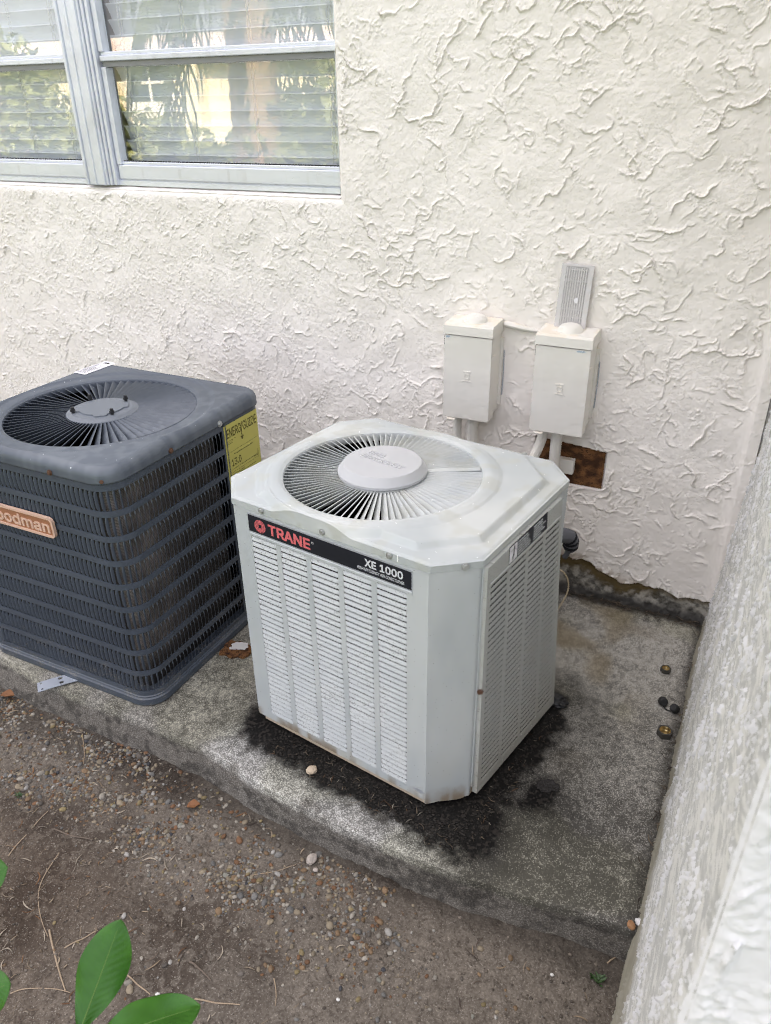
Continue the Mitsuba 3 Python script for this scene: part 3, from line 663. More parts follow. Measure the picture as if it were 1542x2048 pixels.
# yellow energy label on the post
el = fresh(G+'__energy_label'); labels[el] = {'label': 'yellow energy rating label reading 13.0'}
EF = frame((GX-.001+.0008, -.606, .0), (0, 1, 0), (0, 0, 1), (1, 0, 0))
EW, E0, E1 = .158, .43, .670
obj('card', xf(box(0, EW, E0, E1, 0, .0008), EF), 'label_yellow', el)
t1 = text('ENERG', .026, .0003, True, .066); t1.apply_translation([.010, E1-.040, .0009])
t2 = text('Y', .026, .0003, True, .014); t2.apply_translation([.071, E1-.040, .0009])
t3 = text('GUIDE', .026, .0003, True, .066); t3.apply_translation([.086, E1-.040, .0009])
arrow = plate(union_all([sbox(.0765, E1-.056, .0805, E1-.034), Polygon([(.070, E1-.055), (.087, E1-.055), (.0785, E1-.066)])]), .0003); arrow.apply_translation([0, 0, .0009])
t4 = text('13.0', .020, .0003, True, .046); t4.apply_translation([.018, E1-.128, .0009])
for q_ in (t1, t2, t3, t4): obj('lettering', xf(q_, EF), 'ink_olive', el)
obj('arrow', xf(arrow, EF), 'ink_olive', el)
ls = [(.010, .050, .048, .0012), (.010, .034, .0525, .0010), (.010, .032, .057, .0010), (.008, .150, .083, .0007), (.034, .125, .0935, .0022), (.018, .146, .1365, .0016), (.018, .146, .146, .0007), (.128, .146, .140, .0012), (.018, .075, .153, .0012), (.045, .13, .158, .0014), (.018, .14, .167, .0007), (.018, .12, .178, .0012), (.018, .146, .19, .0012), (.018, .11, .2, .001)]
obj('rule_lines', xf(cat([box(a, b, E1-c-w, E1-c, .0009, .0012) for a, b, c, w in ls]+[box(.1455, .1465, E1-.143, E1-.118, .0009, .0012)]), EF), 'ink_olive', el)
# pale data label on the lid
ll = fresh(G+'__lid_label'); labels[ll] = {'label': 'small pale printed label at the rear of the gray lid'}
LF = frame((-1.936, -.532, ZT+.0006), (1, -.05, 0), (.05, 1, 0), (0, 0, 1))
obj('card', xf(box(0, .050, 0, .128, 0, .0008), LF), 'label_white', ll)
obj('print_lines', xf(cat([box(.006+.006*i, .0075+.006*i, .008, .06+.05*rng.random(), .0008, .0012) for i in range(6)]+[box(.012, .035, .108, .118, .0008, .0012)]), LF), 'ink_black', ll)

# ------------------------------------------------------------------ pale air conditioner
HX, HY, CH = .34, .2864, .0764
W = thing('air_conditioner', 'pale gray green air conditioner with chamfered corners, horizontal louvers and black name strip', 'air conditioner')
WM = frame((TC[0], TC[1], 0), (math.cos(TA), math.sin(TA), 0), (-math.sin(TA), math.cos(TA), 0))
ZL = .6602
def octo(x, y, hx=HX, hy=HY, c=CH):
    return np.maximum(np.maximum(np.abs(x)-hx, np.abs(y)-hy), (np.abs(x)+np.abs(y)-(hx+hy-c))/math.sqrt(2))
FX, FY, FRW = -.032, -.018, .234
def w_h(x, y, e, r):
    X, Y = x, y
    e = np.clip(e, 0, 1)
    z = .6757+.003*sst(0, .012, e)-.0035*(1-sst(0, .006, e))
    pe = -octo(X, Y, HX-.028, HY-.028, CH+.022)           # inside distance of the raised plateau
    z = z+.0135*sst(0, .016, pe)
    rr = np.hypot(X-FX, Y-FY)
    ring = .6757+.0215*sst(.292, .268, rr)
    z = np.maximum(z, ring)-.0018*np.exp(-((rr-.2665)/.003)**2)+.0015*np.exp(-((rr-.252)/.010)**2)
    z = z-.004*sst(.243, .234, rr)
    return z+.0010*(meshkit.fbm(np.stack([X*8, Y*8, 0*X], -1), 2, 16)-.5)*2
def lid_w():
    m = polar_lid(lambda x, y: octo(x+FX, y+FY), FRW, lambda x, y, e, r: w_h(x+FX, y+FY, e, r), ZL, 720, 56)
    m.apply_translation([FX, FY, 0]); return m
obj('lid', xf(lid_w(), WM), 'pale_lid', W, smooth=28)
FMW = WM @ frame((FX, FY, 0), (1, 0, 0), (0, 1, 0))
ZG = .6925
wg = obj('fan_grille', xf(cat([lathe([(FRW+.001, ZG+.001), (FRW-.002, ZG-.003), (FRW-.002, ZG-.02), (FRW+.01, ZG-.02)], 96), lathe([(.100, ZG-.012), (.104, ZG-.001), (.098, ZG+.002)], 72)]), FMW), 'pale_lid', W, smooth=50)
NW = 88
vsh = mikit.ply(vane_mesh(.098, FRW-.001, .017, -.60, .0022, ZG-.0015, -.003), 'pale_lid', smooth=40)
for i in range(NW):
    if i in (9,): continue
    obj('vane', None, None, wg, shape=vsh, to_world=M4(FMW) @ T().rotate([0, 0, 1], 360/NW*i+.35*rng.standard_normal()))
sp = rbox(.09, FRW-.003, -.0085, .0085, ZG-.014, ZG+.0005, .002); obj('spoke', xf(sp, FMW @ np.array(T().rotate([0, 0, 1], 360/NW*9).matrix)), 'pale_lid', wg)
obj('hub', xf(lathe([(0, ZG+.029), (.086, ZG+.0285), (.0915, ZG+.027), (.1035, ZG+.011), (.1055, ZG+.009), (.1055, ZG+.003), (.1025, ZG+.001)], 96), FMW), 'pale_hub', wg, smooth=30)
tx = [text('HIGH', .0150, .0022, True, .045), text('EFFICIENCY', .0150, .0022, True, .122)]
tx[0].apply_translation([-.055, .012, 0]); tx[1].apply_translation([-.058, -.012, 0])
m = cat(tx); m.apply_transform(np.array(T().translate([0, 0, ZG+.0278]).rotate([0, 0, 1], -4).matrix)); obj('hub_lettering', xf(m, FMW), 'pale_hub', wg)
obj('cavity', xf(cat([lathe([(FRW-.003, ZG-.02), (FRW-.003, ZG-.24), (0, ZG-.24)], 48)]), FMW), 'black_void', W)
# body
def octpts(hx, hy, c): return [(-hx+c, -hy), (hx-c, -hy), (hx, -hy+c), (hx, hy-c), (hx-c, hy), (-hx+c, hy), (-hx, hy-c), (-hx, -hy+c)]
core = trimesh.creation.extrude_polygon(Polygon(octpts(HX-.03, HY-.022, CH)), .425, engine='earcut'); core.apply_translation([0, 0, .02])
obj('coil', xf(core, WM), 'black_void', W)
BX, BY = HX-.001, HY-.003
o = octpts(BX, BY, CH)
def wallpanel(a, b, z0, z1, th=.003, inset=0.):
    a, b = np.array(a), np.array(b); t = (b-a)/np.linalg.norm(b-a); n = np.array([t[1], -t[0]])
    a, b = a-n*inset, b-n*inset
    v = [[*(q), z] for q in (a, b, b-n*th, a-n*th) for z in (z0, z1)]
    return trimesh.convex.convex_hull(np.array(v))
ZB = .030
obj('cabinet', xf(cat([wallpanel(o[i], o[(i+1) % 8], ZB, ZL+.006) for i in (3, 4, 5, 6, 7)]), WM), 'pale_paint', W)
obj('side_liner', xf(wallpanel(o[2], o[3], ZB+.02, ZL+.004, inset=.0005), WM), 'pale_paint', W)
obj('base_pan', xf(cat([trimesh.creation.extrude_polygon(Polygon(octpts(BX-.012, BY-.010, CH)), .016, engine='earcut')]), WM @ np.array(T().translate([0, 0, .006]).matrix)), 'stone_tan', W)
# front panel with five columns of louvers
cols = [(-.2135+.0873*i, -.2135+.0873*i+.0735) for i in range(5)]
ZC0, ZC1 = .052, .594
WF = WM @ frame((0, -BY, 0), (1, 0, 0), (0, 0, 1), (0, -1, 0))
fp = sbox(-.2605, ZB, .2605, ZL+.004).difference(union_all([rr2(a, b, ZC0, ZC1, .005) for a, b in cols]))
obj('front_panel', xf(plate(fp, .0014), WF), 'pale_paint', W)
obj('panel_bead', xf(cat([tube([[-.2155, .5995, .0022], [.2225, .5995, .0022]], .0022, 6), rbox(-.2165, .2235, .5935, .5975, .001, .0035, .001)]), WF), 'pale_paint', W, smooth=40)
NLV = 37; LPW = (ZC1-ZC0)/NLV
def hlouver(w, p=LPW, zt=.735, y0=-.0008, y1=.0032):
    t = np.linspace(0, 1, 8); prof = np.stack([p*(zt-(zt-.12)*t), y0+(y1-y0)*np.sin(t*np.pi*.5)**.9], 1)
    prof = np.vstack([prof, [p*.09, y1-.0010], [p*.12, min(.0004, y1-.0014)]])
    u = np.linspace(-1, 1, 17); e = np.clip((1-np.abs(u))/.10, 0, 1); e = np.sqrt(1-(1-e)**2)
    P = np.array([[[x*w/2*1.02, q[0], .0006+(q[1]-.0006)*ee] for q in prof] for x, ee in zip(u, e)])
    return grid(P)
lw = cols[0][1]-cols[0][0]
wl = mikit.ply(hlouver(lw), 'pale_louver', smooth=50)
for c_, (a, b) in enumerate(cols):
    for i in range(NLV):
        obj('louver', None, None, W, shape=wl, to_world=M4(WF @ frame(((a+b)/2+.0, ZC0+LPW*i+.00025*rng.standard_normal(), .0), (1, 0, 0), (0, 1, 0))))
obj('backing', xf(cat([box(-.25, .25, .04, .61, -.0105, -.0095)]), WF), 'black_void', W)
# name strip
def heavy(m, o):
    ms = []
    for i, (a, b) in enumerate(((0, 0), (o, 0), (0, o*.7), (o, o*.7))):
        c = m.copy(); c.apply_translation([a, b, .00006*i]); ms.append(c)
    return cat(ms)
st_ = fresh(W+'__name_strip'); labels[st_] = {'label': 'black name strip with red and gray lettering'}
obj('border', xf(box(-.2185, .2235, .6015, .6515, .0014, .0024), WF), 'strip_silver', st_)
obj('strip', xf(box(-.2165, .2215, .6055, .6475, .0024, .0030), WF), 'strip_black', st_)
em = Point(0, 0).buffer(.0165, 24)
em = em.difference(union_all([sbox(-.02, y-.00055, .02, y+.00055) for y in np.arange(-.0135, .015, .0036)]+[affinity.scale(Point(0, 0).buffer(1, 24), f, .0170).exterior.buffer(.00045) for f in (.006, .0115)]+[sbox(-.0042, -.0042, .0042, .0042)]))
e1 = plate(em, .0005); e1.apply_translation([-.1815, .6255, .0030])
t1 = heavy(text('TRANE', .0245, .0005, True, .119), .0011); t1.apply_translation([-.1565, .6135, .0030])
obj('red_lettering', xf(cat([e1, t1]), WF), 'ink_red', st_)
t2 = heavy(text('XE 1000', .0168, .0005, True, .0930), .0005); t2.apply_translation([.1085, .6235, .0030])
t3 = text('HIGH EFFICIENCY AIR CONDITIONER', .0068, .0005, False, .1165); t3.apply_translation([.0885, .6118, .0030])
rg = Point(-.0295, .6325).buffer(.0028).difference(Point(-.0295, .6325).buffer(.002)); rg = plate(rg, .0005); rg.apply_translation([0, 0, .0030])
for q_ in (t2, t3, rg): obj('gray_lettering', xf(q_, WF), 'ink_pale', st_)
# corner panel with a folded right edge
def corner_panel():
    a, b = np.array(o[1]), np.array(o[2]); t = (b-a)/np.linalg.norm(b-a); n = np.array([t[1], -t[0]]); L = np.linalg.norm(b-a)
    s = np.concatenate([[-.004, -.0035], np.linspace(0, L-.012, 8), L-.012+.012*np.sin(np.linspace(.2, 1, 7)*np.pi/2)])
    d = np.where(s > L-.012, .012*(1-np.sqrt(np.maximum(1-((s-L+.012)/.0121)**2, 0))), 0); d[0] = .006
    zz = np.linspace(ZB-.008, ZL+.004, 30)
    P = []
    for z in zz:
        q = a+t*s[:, None]+n*(.0016-d[:, None]); 
        P.append(np.concatenate([q, np.full((len(s), 1), z)], 1))
    P = np.array(P)
    low = np.exp(-((zz-zz[0])/.03)**2)[:, None]*(meshkit.fbm(np.stack([s*60, 0*s, 0*s], -1), 3, 2)-.4)[None]*.014
    P[:, :, 2] += np.where((s > .02)[None], low, 0)*np.linspace(1, 0, 30)[:, None]
    return grid(P)
obj('corner_panel', xf(corner_panel(), WM), 'pale_paint', W, smooth=40)
ck = union_all([affinity.scale(Point(0, 0).buffer(1), .014, .0055)]); ck = plate(ck, .0006); ck.apply_translation([.243, .053, .0014]); obj('scuff', xf(ck, WF), 'strip_silver', W)
# loose right panel: bilinear sheet standing proud of the body, its far lower corner swung out
c00, c10, c11, c01 = np.array([.3475, -.199, .028]), np.array([.374, .183, .030]), np.array([.3485, .150, .658]), np.array([.3460, -.206, .658])
def sp_pt(u, v, off=0.):
    u, v = np.asarray(u, float)[..., None], np.asarray(v, float)[..., None]
    p = c00*(1-u)*(1-v)+c10*u*(1-v)+c11*u*v+c01*(1-u)*v
    du = (c10-c00)*(1-v)+(c11-c01)*v; dv = (c01-c00)*(1-u)+(c11-c10)*u
    n = np.cross(du, dv); n /= np.linalg.norm(n, axis=-1, keepdims=True)
    return p+n*np.asarray(off, float)[..., None]
def spmap(mesh):     # mesh in (u metres/.37, v metres/.63, off)
    m = mesh.copy(); v = m.vertices; m.vertices = sp_pt(v[:, 0]/.37, v[:, 1]/.63, v[:, 2]); return m
scols = [(.016+.0885*i, .016+.0885*i+.076) for i in range(4)]
SC0, SC1 = .022, .578
fp = sbox(0, 0, .37, .63).difference(union_all([rr2(a, b, SC0, SC1, .006) for a, b in scols]))
fpm = plate(fp, .0014); fpm = fpm.subdivide_to_size(.06) if hasattr(fpm, 'subdivide_to_size') else fpm
sidek = obj('side_panel', xf(spmap(cat([fpm, box(0, .0016, 0, .63, -.012, 0), box(.3684, .37, 0, .63, -.012, 0), box(.0, .37, .6286, .63, -.016, 0), tube([[.012, .5855, .0018], [.36, .5855, .0018]], .0025, 6)])), WM), 'pale_side', W)
obj('backing', xf(spmap(box(.01, .36, .015, .60, -.0085, -.0075).subdivide().subdivide()), WM), 'black_void', W)
NS = 36; LPS = (SC1-SC0)/NS; rest = []
for c_, (a, b) in enumerate(scols):
    for i in range(NS):
        m = hlouver(b-a, LPS, .60, -.0002, .0021); m.apply_translation([(a+b)/2, SC0+LPS*i, 0]); m = xf(spmap(m), WM)
        if c_ < 3 and i >= 1 and (c_*36+i) < 112: obj('side_louver', m, 'pale_side', W, smooth=50)
        else: rest.append(m)
stuff(obj('side_louver_rest', cat(rest), 'pale_side', W, smooth=50))
wl_ = fresh(W+'__warning_label'); labels[wl_] = {'label': 'black warning label with a white pictogram square'}
S3 = lambda m, mat, nme: obj(nme, xf(spmap(m), WM), mat, wl_)
U0, V0, V1 = .094, .596, .638
V0, V1 = .5895, .632
S3(box(U0, U0+.190, V0, V1, .0016, .0022).subdivide().subdivide(), 'strip_black', 'strip')
S3(box(U0+.0015, U0+.036, V0+.0025, V1-.0025, .0022, .0027), 'label_white', 'pictogram_field')
fig = union_all([Point(.021, .0335).buffer(.0026), Polygon([(.019, .030), (.023, .030), (.0215, .018), (.018, .018)]), Polygon([(.018, .019), (.0205, .019), (.0135, .004), (.0115, .005)]), Polygon([(.0195, .019), (.0215, .019), (.0195, .003), (.0175, .003)]), Polygon([(.019, .029), (.019, .027), (.008, .026), (.008, .028)]), Polygon([(.0225, .030), (.024, .029), (.031, .021), (.0295, .020)])])
fg_ = plate(fig, .0004); fg_.apply_translation([U0+.0005, V0+.002, .0027]); S3(fg_, 'ink_black', 'pictogram')
S3(cat([box(U0+.041+a, U0+.041+a+w, V1-.005-.0062*i-.0022, V1-.005-.0062*i, .0022, .0026) for a, W_ in ((0, .068), (.076, .068)) for i in range(6) for w in [W_*(.55+.4*rng.random())]]), 'ink_pale', 'print_lines')
for x in (-.171, 0., .170): screw('screw_zinc', np.array(WM @ np.array([x, -HY-.0005, .6695, 1]))[:3], -WM[:3, 1], parent=W, r=.0052)
n_ = WM[:3, :3] @ np.array([1, -1, 0])/math.sqrt(2)
screw('screw_zinc', (WM @ np.array([(o[1][0]+o[2][0])/2+.012, (o[1][1]+o[2][1])/2+.008, .6685, 1]))[:3]+n_*.003, n_, parent=W, r=.0055)
screw('screw_zinc', (WM @ np.array([-HX-.001, -.19, .668, 1]))[:3], -WM[:3, 0], parent=W, r=.0055)
screw('screw_rust', (WM @ np.array([.3445, -.2035, .342, 1]))[:3], n_, parent=W, r=.005)
screw('screw_zinc', (WM @ np.array([.20, .262, .6885, 1]))[:3], (0, .02, 1), parent=W, r=.0045, h=.003)
# ------------------------------------------------------------------ disconnect boxes on the wall
def disconnect(x0, x1, z0, z1, label, flake):
    b = thing('disconnect_box', label, 'electrical box'); D = .098; zh = z1-.031
    cover = [[x0-.003, -D-.004, zh], [x1+.003, -D-.004, zh], [x0-.003, -.002, zh], [x1+.003, -.002, zh], [x0-.002, -D-.002, z1-.006], [x1+.002, -D-.002, z1-.006], [x0-.001, -D+.006, z1], [x1+.001, -D+.006, z1], [x0-.001, -.002, z1+.004], [x1+.001, -.002, z1+.004]]
    obj('back_box', rbox(x0+.003, x1-.003, -D+.016, .004, z0+.012, zh+.002, .003), 'box_paint', b, smooth=30)
    obj('hood', trimesh.convex.convex_hull(np.array(cover)), 'box_paint', b)
    door = cat([rbox(x0, x1, -D, -D+.003, z0, zh-.0035, .0012), box(x0+.0004, x0+.003, -D+.002, -.052, z0+.002, zh-.05), box(x1-.003, x1-.0004, -D+.002, -.052, z0+.002, zh-.06), box(x0+.002, x1-.002, -D+.002, -.06, z0+.0004, z0+.003)])
    obj('door', door, 'box_paint', b, smooth=30)
    cx = (x0+x1)/2
    dm = lathe([(0, .019), (.018, .0182), (.028, .0145), (.034, .006), (.036, 0), (.040, -.001)], 40); dm.apply_translation([cx+.004, -.048, z1-.0005]); dm.vertices[:, 2] += (dm.vertices[:, 1]+.098)*.04
    obj('knockout_cap', dm, 'box_paint', b, smooth=50)
    zc = z0+(z1-z0)*.47; s = .0125; y0, y1 = -D-.0028, -D+.0005; t = .0026
    sq = [box(cx-s, cx+s, y0, y1, zc+s*1.25-t, zc+s*1.25), box(cx-s, cx+s, y0, y1, zc-s*1.25, zc-s*1.25+t)]
    q = .66*s; sq += [box(cx-q, cx+q, y0, y1, zc+q-t, zc+q), box(cx-q, cx+q, y0, y1, zc-q, zc-q+t), box(cx-q, cx-q+t, y0, y1, zc-q+t, zc+q-t), box(cx+q-t, cx+q, y0, y1, zc-q+t, zc+q-t)]
    obj('emblem', cat(sq), 'box_paint', b)
    obj('door_gap', box(x0-.0007, x0+.0010, -D+.0004, -D+.012, zh-.034, zh-.0045), 'gasket_mat', b)
    hx = x0+.028
    hp = rr2(-.013, .013, -.006, .011, .004).difference(sbox(-.007, .0, .007, .004)); hm = plate(hp, .002)
    obj('hasp', xf(hm, frame((hx, -D+.004, z0-.001), (1, 0, 0), (0, -.94, -.34))), 'box_paint', b)
    r_ = np.random.default_rng(int(flake*1000))
    fl = []
    for _ in range(5 if flake else 2):
        px = x0+.004+r_.random()*.024 if flake else x1-.035+r_.random()*.02
        a = np.sort(r_.random(7)*2*np.pi); rr_ = .0022+.0035*r_.random(7)
        pg = Polygon(np.stack([px+1.5*rr_*np.cos(a), zh-.0085+rr_*np.sin(a)*.7], 1)).buffer(0)
        m = plate(pg, .0003); fl.append(xf(m, frame((0, -D-.0001, 0), (1, 0, 0), (0, 0, 1), (0, -1, 0))))
    obj('bare_patch', cat(fl), 'logo_blue', b)
    m = box(x1-.004, x1+.006, -.012, -.001, z0+.03, zh-.02); obj('side_seal', m, 'box_paint', b); obj('caulk_crack', cat([tube(spline([[x1+.0075, -.004, z0+.06], [x1+.0095, -.005, z0+.13], [x1+.008, -.004, z0+.2]], 14), .0016, 5)]), 'galv_mat', b)
    return b
disconnect(-.865, -.7175, .594, .884, 'left painted electrical disconnect box with a bare blue gray chip at its upper left corner', .6)
disconnect(-.589, -.4335, .594, .884, 'right painted electrical disconnect box below the leaning ribbed vent plate', 0)
kb = tube(spline([[-.712, -.006, .874], [-.68, -.011, .872], [-.64, -.009, .866], [-.60, -.005, .863]], 14), [.008, .010, .0105, .010, .0105, .010, .009, .0095, .0085, .008, .0075, .006, .005, .004], 8)
obj('caulk_bead', kb, 'box_paint', HOUSE, smooth=True)
def conduit(pts, r, label, mat='box_paint'):
    k = obj('conduit', tube(spline(pts, 24), r, 14), mat, smooth=40); tag(k, label, 'conduit'); return k
conduit([[-.838, -.035, .61], [-.838, -.035, .50], [-.838, -.035, .30], [-.82, -.10, .12]], .0135, 'left of the two conduits under the left disconnect box')
conduit([[-.785, -.045, .61], [-.785, -.045, .50], [-.785, -.045, .30], [-.785, -.10, .12]], .0175, 'right of the two conduits under the left disconnect box')
conduit([[-.556, -.05, .61], [-.560, -.055, .55], [-.585, -.085, .475], [-.63, -.16, .40], [-.66, -.2, .33]], .0150, 'slanting bent conduit under the right disconnect box')
conduit([[-.516, -.045, .61], [-.517, -.045, .50], [-.518, -.045, .40], [-.518, -.08, .20]], .0168, 'straight conduit in front of the rusty wall plate')
# ribbed vent plate leaning on the wall
VP = thing('vent_plate', 'gray ribbed vent plate leaning on the wall above the right disconnect box', 'vent plate')
V0_ = np.array([-.5605, -.020, .887]); ez = np.array([.0045, .013, .170]); LH_ = np.linalg.norm(ez); ez /= LH_; exv = np.array([1, 0, 0.])-ez[0]*ez; exv /= np.linalg.norm(exv)
VF = frame(V0_, exv, ez, -np.cross(ez, exv) if False else np.cross(exv, ez)*1.0)
VS = -1 if VF[1, 2] > 0 else 1
w_, h_ = .0875, .172
fr = sbox(0, 0, w_, h_).difference(sbox(.013, .006, w_-.013, h_-.006)); a = plate(fr, .006); bk = box(.012, w_-.012, .005, h_-.005, 0, .0025)
def vz(m):
    if VF[1, 2] > 0: m.vertices[:, 2] *= -1
    return xf(m, VF)
obj('frame', vz(a), 'vent_gray', VP); obj('back', vz(bk), 'vent_shade', VP)  # back coloured slightly darker, painting in the shade between the ribs
for i in range(9):
    x = .0165+.0066*i; obj('rib', vz(rbox(x-.0018, x+.0018, .008, h_-.008, .001, .0066, .0012)), 'vent_gray', VP)
for z in (.030, .052, .128, .158): obj('crossbar', vz(box(.013, w_-.013, z-.0012, z+.0012, .0026, .0062)), 'vent_gray', VP)
a = np.sort(rng.random(9)*2*np.pi); pg = Polygon(np.stack([.052+(.004+.005*rng.random(9))*np.cos(a), .078+(.007+.008*rng.random(9))*np.sin(a)], 1)).buffer(0)
m = plate(pg, .0008); m.apply_translation([0, 0, .0061]); obj('torn_paper', vz(m), 'label_white', VP)
# rusted plate in the wall and the small white block in front of it
def rustplate():
    xs = np.linspace(-.590, -.375, 60); zs = np.linspace(.394, .534, 40); X, Z = np.meshgrid(xs, zs)
    n = meshkit.fbm(np.stack([X*60, Z*60, 0*X], -1), 4, 4)-.5
    Z2 = Z-(X+.59)*.05*np.clip((Z-.394)/.14, 0, 1)+.002*n
    return grid(np.stack([X, .0055-.004*n, Z2], -1))
k = obj('rusty_plate', rustplate(), 'rust_mat', smooth=True); tag(k, 'brown rusted metal plate set into the wall under the right disconnect box', 'metal plate')
k = obj('cover_block', rbox(-.5095, -.463, -.020, .004, .4345, .4815, .002), 'box_paint'); tag(k, 'small white square cover on the rusted wall plate', 'cover')
# gray pipe insulation and thin wire behind the pale unit
PI = thing('insulated_pipe', 'gray foam wrapped pipe end between the pale unit and the wall', 'pipe')
pp = spline([[-.50, -.20, .285], [-.462, -.10, .262], [-.437, -.062, .236], [-.440, -.05, .19], [-.452, -.045, .155]], 20)
obj('foam', tube(pp[:15], [.024]*13+[.023, .019], 16), 'foam_gray', PI, smooth=60)
obj('tape', cat([tube(pp[i:i+2]+0, .0248, 16) for i in (8, 10, 12)]), 'strip_black', PI)
obj('tube', tube(pp[13:], .009, 10), 'foam_gray', PI, smooth=True)
wp = [z for z in [[-.452, -.12, .150], [-.425, -.115, .128], [-.415, -.12, .085], [-.425, -.14, .045], [-.44, -.165, .01], [-.448, -.20, .004], [-.452, -.25, .003]]]
k = obj('thin_wire', tube(spline(wp, 40), .0024, 6), 'wire_mat', smooth=True); tag(k, 'thin pale wire curling down behind the right edge of the pale unit', 'wire')

# ------------------------------------------------------------------ small things on the slab
def slab_z(x, y): return .002
def hexcap(x, y, r, h, label, ang):
    k = thing('flare_cap', label, 'cap nut'); a = np.arange(6)*np.pi/3+ang
    hexo = Polygon(np.stack([r*np.cos(a), r*np.sin(a)], 1)).buffer(-.0008).buffer(.0008)
    shell = plate(hexo.difference(Point(0, 0).buffer(r*.70, 24)), h); flo = plate(hexo, .003)
    M = frame((x, y, .001), (1, 0, 0), (0, 1, 0))
    obj('shell', xf(cat([shell, flo]), M), 'brass_dull', k)
    obj('thread', xf(lathe([(r*.705-.0002, h-.0004)]+[(r*(.695-.03*(i % 2)), h-.001-.0014*i) for i in range(int((h-.004)/.0014))]+[(r*.60, .0035), (0, .0033)], 32), M), 'brass_mat', k)
hexcap(-.082, -.286, .0150, .012, 'smaller dark cap nut with a brass hollow, farther back on the slab', .2)
hexcap(-.047, -.545, .0205, .016, 'larger hex cap nut with a bright brass hollow near the wing wall', .35)
vc = thing('valve_caps', 'pair of black valve caps joined by a short strap', 'valve caps')
def vcap(x, y, a, b):
    m = lathe([(0, .018), (.009, .018), (.0115, .015), (.0125, .002), (.0105, 0), (0, 0)], 12)
    M = np.array(T().translate([x, y, .012]).rotate([0, 0, 1], a).rotate([1, 0, 0], b).translate([0, 0, -.008]).matrix); return xf(m, M)
obj('cap', vcap(-.068, -.432, 20, 62), 'black_plastic', vc, smooth=30); obj('cap', vcap(-.036, -.447, -50, 40), 'black_plastic', vc, smooth=30)
obj('strap', tube(spline([[-.066, -.44, .006], [-.055, -.450, .003], [-.040, -.452, .006]], 10), .0018, 6), 'black_plastic', vc)
# galvanised hold-down strap
br = thing('hold_down_bracket', 'galvanised strap bracket with holes at the front foot of the dark unit', 'bracket')
p0, p1 = np.array([-1.605, -1.030]), np.array([-1.668, -1.108]); dv_ = (p1-p0)/np.linalg.norm(p1-p0); LB = np.linalg.norm(p1-p0)+.012
sb = sbox(0, -.021, LB, .021).difference(union_all([Point(.048, .009).buffer(.0062), Point(.050, -.011).buffer(.0062), Point(LB-.012, .013).buffer(.0035), Point(LB-.010, -.014).buffer(.0035)]))
sm = plate(sb, .0022).subdivide_to_size(.012)
sm.vertices[:, 2] += -.10*np.maximum(sm.vertices[:, 0]-(LB-.045), 0)**1.25*1.2
obj('strap', xf(sm, frame((p0[0], p0[1], .0055), (dv_[0], dv_[1], 0), (-dv_[1], dv_[0], 0))), 'galv_mat', br)
sc = cat([trimesh.creation.cylinder(.0055, .004, sections=6)]); sc.apply_translation([LB-.011, .013, -.004]); obj('bolt', xf(sc, frame((p0[0], p0[1], .0055), (dv_[0], dv_[1], 0), (-dv_[1], dv_[0], 0))), 'screw_dark', br)
# rusted shim beside the dark unit
def flat_patch(cx, cy, rx, ry, ang, th, seed, n=22, rough=.18):
    r_ = np.random.default_rng(seed); a = np.linspace(0, 2*np.pi, n, endpoint=False)
    rr_ = 1+rough*(r_.random(n)-.5)*2; sq = 1/np.maximum(np.abs(np.cos(a)), np.abs(np.sin(a)))**.75
    pg = affinity.rotate(Polygon(np.stack([rx*rr_*sq*np.cos(a), ry*rr_*sq*np.sin(a)], 1)).buffer(0), ang, origin=(0, 0))
    m = plate(pg, th).subdivide_to_size(.008); m.vertices[:, 2] += .003*(meshkit.fbm(m.vertices*60, 3, seed)-.5)
    m.apply_translation([cx, cy, .001]); return m
k = obj('rusty_shim', flat_patch(-1.262, -.735, .042, .034, 8, .006, 4), 'rust_mat', smooth=30); tag(k, 'flat rusted metal shim on the slab between the two units', 'metal plate')
k = obj('concrete_patch', flat_patch(-1.262, -.722, .026, .015, 20, .0080, 9), 'vent_gray', smooth=30); tag(k, 'thin gray mortar flake lying on the rusted shim', 'mortar flake')
def lump(sx, sy, sz, seed, sub=4, amp=.35, fr=1.6):
    m = trimesh.creation.icosphere(sub, 1.0); v = m.vertices
    m.vertices = v*(1+amp*(meshkit.fbm(v*fr+seed*7, 4, seed)-.5)*2)[:, None]*[sx, sy, sz]; return m
m = lump(.030, .024, .018, 3, 4, .6, 2.2); m.apply_translation([-.335, -.548, .010]); k = obj('plastic_wad', m, 'black_plastic', smooth=40); tag(k, 'crumpled black plastic wad at the right foot of the pale unit', 'plastic scrap')
m = lump(.022, .018, .008, 6, 4, .7, 2.6); m.apply_transform(np.array(T().translate([-.272, -.842, .004]).rotate([0, 0, 1], 20).matrix)); k = obj('bark_piece', m, 'wet_debris', smooth=20); tag(k, 'dark chunk of wet debris on the slab right of the pale unit', 'debris')

# stones singled out
def stone(x, y, z, s, mat, label, seed, name='stone'):
    m = lump(s*1.15, s*.9, s*.7, seed, 3, .35, 1.3); m.apply_transform(np.array(T().translate([x, y, z+s*.45]).rotate([0, 0, 1], seed*40.).matrix))
    k = obj(name, m, mat, smooth=35); tag(k, label, 'stone'); return k
stone(-.813, -1.043, .0, .0125, 'stone_tan', 'round tan stone on the black crust before the pale unit', 1)
stone(-.722, -1.205, -.088, .0125, 'stone_pink', 'large pale angular stone against the slab face', 2)
stone(-.028, -1.112, .0, .0085, 'stone_orange', 'small orange stone on the slab by the wing wall', 3)
stone(-.012, -1.100, .0, .0095, 'vent_gray', 'small gray flat stone beside the orange one on the slab', 4)
stone(-.70, -1.225, -.086, .0055, 'stone_pink', 'small white stone right of the large pale stone', 5)

